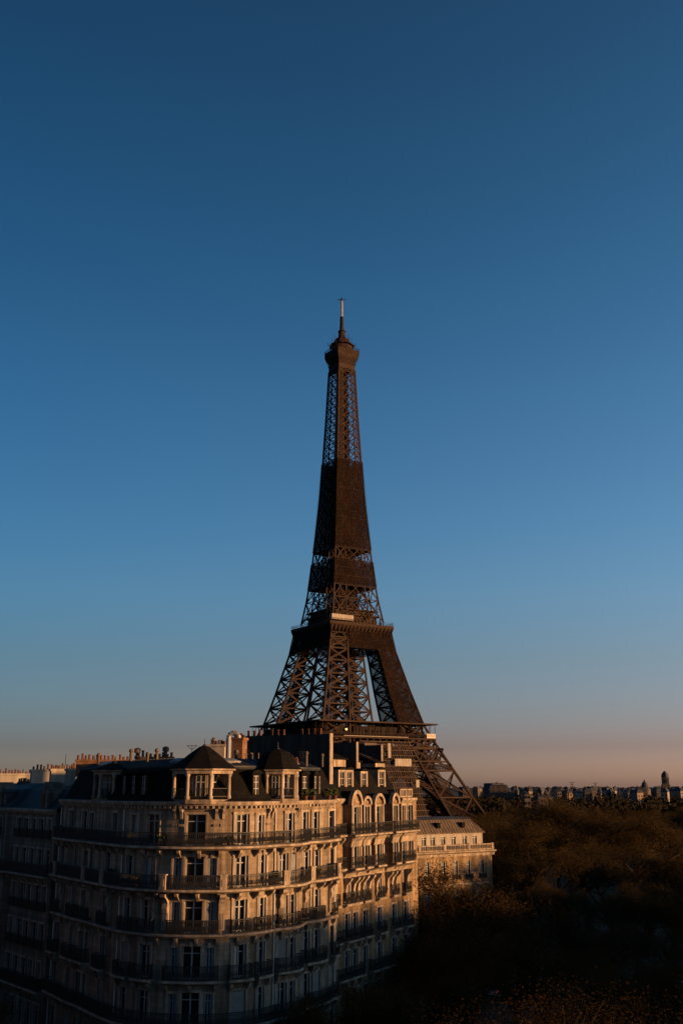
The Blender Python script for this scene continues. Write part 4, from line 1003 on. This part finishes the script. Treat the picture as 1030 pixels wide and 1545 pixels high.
# ------------------------------------------------------------------ scaffolding before the near leg
sf = empty('scaffolding', (TW.x, TW.y - 60, 0)); tag(sf, 'tall warm-lit scaffolding wrapped in sheeting below the first gallery', 'scaffolding')
mb = MB(); HS = lambda z: wz(z) + 1.0
bd = MB(); z = 4.0
while z < 54:
    z1 = min(z + 2.6, 55); u1_ = 15 if z < 40 else 18
    for k in range(int((u1_ + 13) / 2.6) + 1):
        u0 = -13 + 2.6 * k
        for dh in (0, 1.8):
            a_, b_ = HS(z) + dh, HS(z1) + dh
            mb.bar(TP(a_, u0, z), TP(b_, u0, z1), .24)
            if u0 + 2.6 <= u1_ + 2: mb.bar(TP(b_, u0, z1), TP(b_, u0 + 2.6, z1), .12)
        if random.random() < .12: mb.bar(TP(HS(z) + 1.8, u0, z), TP(HS(z1) + 1.8, u0 + 2.6, z1), .1)
    if random.random() < .3: bd.prism([TP(HS(z1) + .2, -13, 0)[:2], TP(HS(z1) + 1.6, -13, 0)[:2], TP(HS(z1) + 1.6, u1_ + 1, 0)[:2], TP(HS(z1) + .2, u1_ + 1, 0)[:2]], z1 - .14, z1 - .04)
    z += 2.6
mb.build('scaffold_tube', M['scaf'], sf); bd.build('scaffold_board', M['deck'], sf)
def sheetp(u0, u1, z0, z1, m): MB().loft([[TP(HS(z0) + 2.0 + d, u, z) for u, d in ((u0, 0), (u1, 0), (u1, .1), (u0, .1))] for z in (z0, z1)]).build('sheeting', M[m], sf)
sheetp(3, 13, 43, 46.6, 'plaster'); sheetp(.2, 1.8, 47, 54, 'plaster'); sheetp(-13, -6, 49.5, 54, 'scaf'); sheetp(12, 14, 33, 36.5, 'plaster')
mb = MB()
for a_, b_ in zip(range(4, 52, 4), range(8, 56, 4)): mb.face([TP(HS(a_) - .2, -13, a_), TP(HS(a_) - .2, 16, a_), TP(HS(b_) - .2, 16, b_), TP(HS(b_) - .2, -13, b_)])
mb.build('debris_net', M['net2'], sf)

# ------------------------------------------------------------------ trees
def tree_proto(seed, H, CR, leafm, nb=5, leaves=30, ls=.23, loose=1.0):
    rnd = random.Random(seed); t = MB(); c = MB(); tips = []
    def grow(p, d, L, r, lvl):
        n = 3; q = p
        for k in range(n):
            d2 = (d + Vector((rnd.uniform(-.16, .16), rnd.uniform(-.16, .16), rnd.uniform(-.04, .1)))).normalized(); e = q + d2 * (L / n)
            r2 = r * (1 - .28 / n * (k + 1)); t.bar(q, e, r * (1 - .28 / n * k), r2, 6 if lvl < 2 else 3); q = e; d = d2
            if lvl >= 2: tips.append(q.copy())
        if lvl == 4: tips.append(q); return
        for k in range(nb if lvl == 0 else rnd.choice((3, 3, 4))):
            a = rnd.uniform(0, 6.28) if lvl else 6.28 * k / nb + rnd.uniform(-.4, .4); tilt = rnd.uniform(.35, .85) if lvl else rnd.uniform(.25, .75)
            u = d.cross(Vector((.3, .9, .1))).normalized(); v = d.cross(u)
            nd = (d * math.cos(tilt) + (u * math.cos(a) + v * math.sin(a)) * math.sin(tilt)); nd.z = nd.z * .8 + .12; nd.normalize()
            grow(q, nd, L * rnd.uniform(.62, .82) * (CR / 6.5 if lvl == 0 else 1), r * .55, lvl + 1)
    grow(Vector((0, 0, 0)), Vector((0, 0, 1)), H * .24, H * .018, 0)
    mz = max(p.z for p in tips); k_ = H / mz
    t.v = [(x * k_, y * k_, z * k_) for x, y, z in t.v]
    for p in tips:
        p = p * k_
        for _ in range(leaves):
            o = Vector((rnd.gauss(0, 1), rnd.gauss(0, 1), rnd.gauss(0, .9))) * .62 * loose; s_ = ls * rnd.uniform(.55, 1.3)
            a = Vector((rnd.uniform(-1, 1), rnd.uniform(-1, 1), rnd.uniform(-1, 1))).normalized(); b = a.orthogonal().normalized() * s_ * .55; a = a * s_
            m = p + o; c.face([m - a * .5, m + b * .5, m + a * .5, m - b * .5])
    r = empty('tree', (0, 0, 0)); t.build('trunk', M['bark'], r); c.build('crown', leafm, r); return r
fine = tree_proto(12, 18, 7, M['leaf3'], 5, 44, .11)
protos = [tree_proto(1, 22, 7, M['leaf']), tree_proto(2, 22, 7.5, M['leaf2']), tree_proto(3, 22, 6.5, M['leaf'], 6), tree_proto(4, 22, 7, M['leaf2'], 4)]
light = tree_proto(9, 15, 5, M['leaf'], 5, 9, .20)
fresh = {id(p): True for p in protos + [light, fine]}
rt = random.Random(5)
TREES = []
def plant(x, y, h, label, group=None, pr=None, sxy=1.0, z=None):
    pr = pr or protos[rt.randrange(4)]; base = 15 if pr is light else 18 if pr is fine else 22
    if fresh[id(pr)]: o = pr; fresh[id(pr)] = False
    else: o = copy_tree(pr)
    k = h / base; o.location = (x, y, ground_z(x, y) - .1 if z is None else z); o.scale = (k * sxy, k * sxy, k); o.rotation_euler = (0, 0, rt.uniform(0, 6.28))
    tag(o, label, 'tree', group); return o
# avenue row before the facades
plant(9.5, 99, 10.5, 'low twiggy tree before the bay windows of the ochre building', None, light, 1.3)
plant(5.5, 88, 10, 'low twiggy tree below the curved cream facade', None, light, 1.3)
plant(13.5, 112, 12.8, 'brown twiggy tree left of the pale building front', None, light, 1.35)
plant(11.0, 117, 14.6, 'lower twiggy tree leaning towards the ochre building end', None, light, 1.35)
plant(14.0, 123, 17.4, 'tall twiggy tree hiding the lower windows of the pale building', None, light, 1.3)
plant(22, 134, 12.0, 'brown tree at the right corner of the pale building', None, light, 1.4)
plant(21, 107, 11, 'small dark tree at the kerb beyond the bay-fronted building', None, light, 1.3)
plant(27.5, 81, 10.5, 'low brown-leaved tree behind the bottom right corner tree', None, None, 1.5)
plant(20, 73, 7.5, 'small leafy tree at the bottom edge of the picture', None, light, 1.3)
plant(13.2, 47, 17.3, 'large brown-leaved tree filling the bottom right corner, its top catching light', None, fine, 1.1)
def px_tree(px, pytop, Y, label, group=None, sxy=1.1, pr=None):
    p = at(px, pytop, Y); return plant(p.x, Y, max(6, p.z - ground_z(p.x, Y)), label, group, pr, sxy)
px_tree(878, 1205, 200, 'tallest broad-crowned tree at the centre of the brown tree mass', None, 1.5)
px_tree(802, 1236, 186, 'wide dark tree just right of the pale building', None, 1.45)
px_tree(965, 1232, 192, 'orange-tipped tree right of the tallest crown', None, 1.4)
G1 = 'trees massed right of the pale building'
L1_ = 'brown-leaved tree in the dense mass right of the pale building'
for px, py, Y in ((765, 1290, 170), (835, 1275, 160), (905, 1270, 165), (1000, 1290, 160), (780, 1340, 145), (860, 1335, 140), (935, 1330, 138), (1015, 1345, 130), (815, 1385, 128), (900, 1395, 120), (985, 1400, 112),
                  (720, 1345, 150), (745, 1225, 260), (850, 1235, 240), (930, 1236, 230), (1015, 1252, 250), (700, 1228, 330), (1060, 1290, 150), (1060, 1268, 215), (655, 1395, 112), (700, 1420, 104), (870, 1440, 104), (930, 1455, 96), (765, 1425, 112), (990, 1475, 84), (640, 1465, 88), (860, 1500, 84), (575, 1478, 84), (1025, 1440, 96)):
    px_tree(px + rt.uniform(-6, 6), py, Y, L1_, G1, rt.uniform(1.1, 1.3))
G2 = 'park trees beyond the brown mass'; L2_ = 'dark park tree beyond the nearer brown crowns, towards the skyline'
for k in range(44):
    Y = rt.uniform(270, 620); px = rt.uniform(690, 1060)
    if Y > 430 and px < 790: Y -= 160
    p = at(px, 1185, Y); plant(p.x, Y, rt.uniform(17, 24), L2_, G2, None, rt.uniform(1.1, 1.4))
G3 = 'dark trees at the foot of the left side street'
for x, y, h in ((-25, 79, 9.5), (-33, 84, 11.5), (-29.5, 72, 10.5), (-40, 94, 11)): plant(x, y, h, 'dark tree at the foot of the shadowed left street', G3, None, 1.2)
# far wood reading as one mass
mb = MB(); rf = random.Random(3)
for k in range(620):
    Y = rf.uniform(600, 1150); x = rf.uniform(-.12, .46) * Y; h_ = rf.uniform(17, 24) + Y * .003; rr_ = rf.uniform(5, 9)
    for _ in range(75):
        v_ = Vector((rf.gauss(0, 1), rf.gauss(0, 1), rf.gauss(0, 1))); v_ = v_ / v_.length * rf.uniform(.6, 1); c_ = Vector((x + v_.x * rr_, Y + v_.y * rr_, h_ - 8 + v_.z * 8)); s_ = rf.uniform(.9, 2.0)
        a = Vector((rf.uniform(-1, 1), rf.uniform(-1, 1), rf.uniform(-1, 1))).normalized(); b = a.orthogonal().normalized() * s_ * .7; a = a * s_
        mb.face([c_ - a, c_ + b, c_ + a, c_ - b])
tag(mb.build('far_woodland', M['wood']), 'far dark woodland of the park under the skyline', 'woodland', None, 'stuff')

# ------------------------------------------------------------------ far skyline
WM = {}
def pane(parent, Mx, w_, h, cnt=[0]):
    key = (w_, h)
    if key not in WM:
        me = bpy.data.meshes.new('window'); me.from_pydata([(x, y, z) for z in (0, h) for y in (-.05, .05) for x in (-w_ / 2, w_ / 2)], [], [(0, 2, 3, 1), (4, 5, 7, 6), (0, 1, 5, 4), (2, 6, 7, 3), (0, 4, 6, 2), (1, 3, 7, 5)]); me.materials.append(M['glass']); WM[key] = me
    o = bpy.data.objects.new('window', WM[key]); col.objects.link(o); o.parent = parent
    t = Mx.translation - worldloc(parent); o.location = t; o.rotation_euler = Mx.to_euler()
def far_building(px, pyt, w_px, Y, m='far', dep=18, label=None, group=None, roof=True):
    p = at(px, pyt, Y); w_ = w_px * Y * .966 / FPX; h = p.z; ry = rf.uniform(-.5, .3)
    o = empty('apartment_block', (p.x, Y, 0)); Mx = Matrix.Translation((p.x, Y, 0)) @ Matrix.Rotation(ry, 4, 'Z')
    zr_ = h - (3 if roof else .8); MB().box(-w_ / 2, w_ / 2, 0, dep, 0, zr_, Mx).build('wall', M[m], o)
    MB().loft([[Mx @ Vector(q) for q in ((-w_ / 2 + i, i, z), (w_ / 2 - i, i, z), (w_ / 2 - i, dep - i, z), (-w_ / 2 + i, dep - i, z))] for i, z in ((-.5, zr_), (1.6, h))]).build('roof', M['farroof'], o)
    n = max(2, int(w_ / 4.5))
    for k in range(n):
        for z in range(int(h) - 12, int(zr_) - 1, 3):
            x = -w_ / 2 + (k + .5) * w_ / n; pane(o, Mx @ Matrix.Translation((x, -.01, z)), 1.0, 1.3)
    for k in range(rf.randint(1, 3)):
        x = rf.uniform(-w_ / 2, w_ / 2) * .8; MB().box(x - .5, x + .5, 4, 9, h - 1.5, h + rf.uniform(.4, 1.4), Mx).build('chimney', M['far'], o)
    tag(o, label or 'small hazy apartment block on the far skyline', 'building', group or (None if label else 'far skyline blocks')); return o
far_building(752, 1184, 26, 1000, label='wide flat-roofed block on the skyline nearest the tower foot', roof=False)
far_building(750, 1183.5, 22, 1250, label='square block with raised roof plant on the skyline right of the tower foot', roof=False) if False else None
far_building(795, 1196, 9, 560, 'farlit', 14, 'sunlit pale block standing out above the park trees', roof=False)
far_building(822, 1200, 22, 640, 'far', 14, 'dull orange block behind the trees right of the sunlit pale block', roof=False)
far_building(751, 1181.5, 20, 1500, 'farroof', 30, 'blue-grey stepped block highest on the near skyline', roof=False)
for k in range(62):
    Y = rf.uniform(1300, 2600); far_building(695 + k * 5.6 + rf.uniform(-3, 3), rf.uniform(1186.3, 1190), rf.uniform(4, 14), Y, rf.choice(['far', 'far', 'farlit', 'farroof']), 25)
for k in range(40):
    Y = rf.uniform(950, 1300); far_building(760 + k * 7 + rf.uniform(-4, 4), rf.uniform(1188.5, 1192), rf.uniform(4, 11), Y, rf.choice(['far', 'farlit']), 16)
def sky_tower(px, pyt, Y, wpx, name, label, cat, dome):
    p = at(px, pyt, Y); w_ = wpx * Y * .966 / FPX / 2; h = p.z; o = empty(name, (p.x, Y, 0)); c = (p.x, Y, 0)
    if dome:
        MB().lathe(c, [(w_, 0), (w_, h * .66)], 8).build('drum', M['far'], o)
        MB().lathe(c, [(w_ * 1.08, h * .66), (w_ * .95, h * .75), (w_ * .66, h * .87), (w_ * .2, h * .94), (w_ * .16, h * .97), (.3, h)], 12).build('dome', M['farroof'], o)
    else:
        MB().lathe(c, [(w_ * 1.45, 0), (w_ * 1.4, h * .62), (w_ * 1.15, h * .63), (w_ * 1.1, h * .82)], 4, R(38)).build('tower_shaft', M['far'], o)
        MB().lathe(c, [(w_ * 1.0, h * .82), (w_ * .9, h * .9), (w_ * .5, h * .96), (.3, h)], 8).build('tower_cap', M['farroof'], o)
        g = MB()
        for a in range(4):
            t = R(38) + math.pi / 4 + a * math.pi / 2; x, y = c[0] + w_ * .86 * math.cos(t), c[1] + w_ * .86 * math.sin(t)
            Mx = Matrix.Translation((x, y, 0)) @ Matrix.Rotation(t, 4, 'Z'); g.box(-.3, .3, -w_ * .25, w_ * .25, h * .66, h * .79, Mx)
        g.build('belfry_opening', M['glass'], o)
    tag(o, label, cat)
sky_tower(971, 1176, 1500, 12, 'domed_church', 'small grey dome on the far skyline left of the pointed tower', 'church', True)
sky_tower(1001.5, 1163, 1600, 11.5, 'bell_tower', 'slender pointed tower rising highest on the far right skyline', 'tower', False)
for px, py, Y, lb in ((897, 1181, 1200, 'thin crane-like aerial on the skyline left of the dome'), (862, 1180, 1100, 'thin aerial above the skyline roofs beyond the tallest tree')):
    p = at(px, py, Y); mb = MB().bar((p.x, Y, 25), p, .5); 
    mb.bar(p + Vector((-3, 0, -.3)), p + Vector((3.5, 0, -.3)), .4).bar(p + Vector((-2, 0, -2.5)), p + Vector((2, 0, -2.5)), .3)
    o = mb.build('roof_mast', M['far']); tag(o, lb, 'mast')

# ------------------------------------------------------------------ cars on the avenue
def car_proto():
    r = empty('parked_car', (0, 0, 0)); b = MB()
    prof = [(-2.1, .35), (-2.15, .75), (-1.95, .95), (-1.1, 1.0), (1.0, .98), (1.95, .82), (2.1, .6), (2.08, .35)]
    b.loft([[(x, s_ * .86, z) for x, z in prof] for s_ in (-1, -.9)] + [[(x * 1.0, .86 * s_, z) for x, z in prof] for s_ in (.9, 1)])
    b.loft([[(x, y * k, z) for x, z, k in ((-1.75, .99, 1), (-1.25, 1.45, .84), (.25, 1.47, .84), (1.05, .97, 1))] for y in (-.76, .76)])
    bo = b.build('body', M['carA'], r)
    g = MB()
    for s_ in (-1, 1): g.face([(-1.45, s_ * .765, 1.03), (.8, s_ * .765, 1.03), (.2, s_ * .665, 1.4), (-1.2, s_ * .665, 1.4)])
    g.face([(1.02, -.66, 1.02), (1.02, .66, 1.02), (.36, .58, 1.42), (.36, -.58, 1.42)]); g.face([(-1.72, -.66, 1.05), (-1.72, .66, 1.05), (-1.32, .58, 1.42), (-1.32, -.58, 1.42)])
    g.build('car_window', M['glass'], r)
    for x in (-1.3, 1.35):
        for y in (-.8, .62):
            wv = [[(x + .33 * math.cos(6.283 * i / 14), y + dy, .33 + .33 * math.sin(6.283 * i / 14)) for i in range(14)] for dy in (0, .2)]
            wh = MB().loft(wv).build('wheel', M['rubber'], r)
            MB().loft([[(x + .2 * math.cos(6.283 * i / 10), y + dy, .33 + .2 * math.sin(6.283 * i / 10)) for i in range(10)] for dy in (-.02, .22)]).build('rim', M['steel'], wh)
    for y in (-.68, .52): MB().box(2.04, 2.12, y, y + .18, .62, .74).build('headlight', M['white'], r); MB().box(-2.18, -2.1, y, y + .18, .72, .86).build('tail_light', M['carA'], r)
    return r
car = car_proto(); first = True
for s_, o_, m, lb in ((38, 14.2, 'carC', 'white car parked at the near kerb before the crossing'), (50.5, -5.3, 'carA', 'dark car with glowing red tail lamps waiting beyond the crossing'), (58.5, 14.2, 'carB', 'silver car parked by the kerb beyond the first crossing'),
                      (64, 14.2, 'carA', 'dark car parked behind the silver car'), (31, 26, 'carA', 'dark car driving in the far lane'), (66, 30, 'carC', 'white car at the far kerb under the trees'), (90, 26, 'carB', 'silver car far up the avenue under the trees')):
    o = car if first else copy_tree(car); first = False; p = av(s_, o_); o.location = (p.x, p.y, ground_z(p.x, p.y) + .02); o.rotation_euler = (0, 0, math.atan2(U.y, U.x))
    tag(o, lb, 'car'); bd = [c_ for c_ in o.children if c_.name.startswith('body')][0]
    if m != 'carA': bd.data = bd.data.copy(); bd.data.materials[0] = M[m]
    if 'glowing' in lb:
        for c_ in o.children:
            if c_.name.startswith('tail_light'): c_.data = c_.data.copy(); c_.data.materials[0] = M['tail']

# ------------------------------------------------------------------ the neighbourhood outside the frame (it shades the street)
def block(name_label, s0, s1, o0, o1, h, m='stone3', frame=av):
    q = [frame(s0, o0), frame(s1, o0), frame(s1, o1), frame(s0, o1)]; c_ = sum(q, Vector((0, 0))) / 4; z0 = ground_z(c_.x, c_.y)
    o = empty('apartment_building', (c_.x, c_.y, z0)); MB().prism([tuple(p) for p in q], z0 - 2, h - 3).build('wall', M[m], o)
    MB().loft([[(*(p + (c_ - p).normalized() * d), z) for p in q] for d, z in ((-.4, h - 3), (-.4, h - 2.7), (1.8, h - .4), (4, h))]).build('mansard_roof', M['zinc'], o)
    for a, b in zip(q, q[1:] + q[:1]):
        L = (b - a).length; n = int(L / 3.6); d = (b - a) / L; nf = int((h - 6 - z0) / 3.2)
        for k in range(n):
            for f in range(nf - 3, nf):
                p = a + d * (k + .5) * L / n; pane(o, Matrix.Translation((p.x, p.y, z0 + 1 + f * 3.2)) @ Matrix.Rotation(math.atan2(d.y, d.x), 4, 'Z'), 1.1, 2.2)
    for k in range(4):
        t = (k + .5) / 4; p = q[0].lerp(q[1], t).lerp(q[3].lerp(q[2], t), rf.uniform(.3, .7)); MB().box(p.x - 1.6, p.x + 1.6, p.y - .3, p.y + .3, h - 1, h + rf.uniform(.6, 1.8)).build('chimney', M['brick'], o)
    tag(o, name_label, 'building')
SHADE = [(-95, -60, 29.5), (-60, -30, 23), (-30, -9, 24), (-8, 14, 28.8), (14, 36, 27.8), (36, 58, 26), (58, 88, 25.2), (88, 120, 21.5), (120, 160, 21.5), (160, 200, 28), (200, 260, 30), (260, 480, 30)]
for i, (a, b, h) in enumerate(SHADE):
    block(['block at the near end of the far side of the avenue, out of frame', 'second block across the avenue, out of frame'][min(i, 1)] if i < 2 else 'block number %s across the avenue, out of frame' % ('one two three four five six seven eight nine ten eleven twelve'.split()[i]), a, b, 62, 78, h)
wf = lambda s_, o_: Vector((s_, o_))
block('the rooftop block under the viewpoint, out of frame', -26, 14, -26, -4, 32.0, 'stone3', wf)
block('block across the left side street, out of frame', -75, -44, 52, 98, 31.0, 'stone3', wf)
block('block left of the viewpoint, out of frame', -72, -36, -20, 38, 32.0, 'stone3', wf)
bpy.context.view_layer.update()
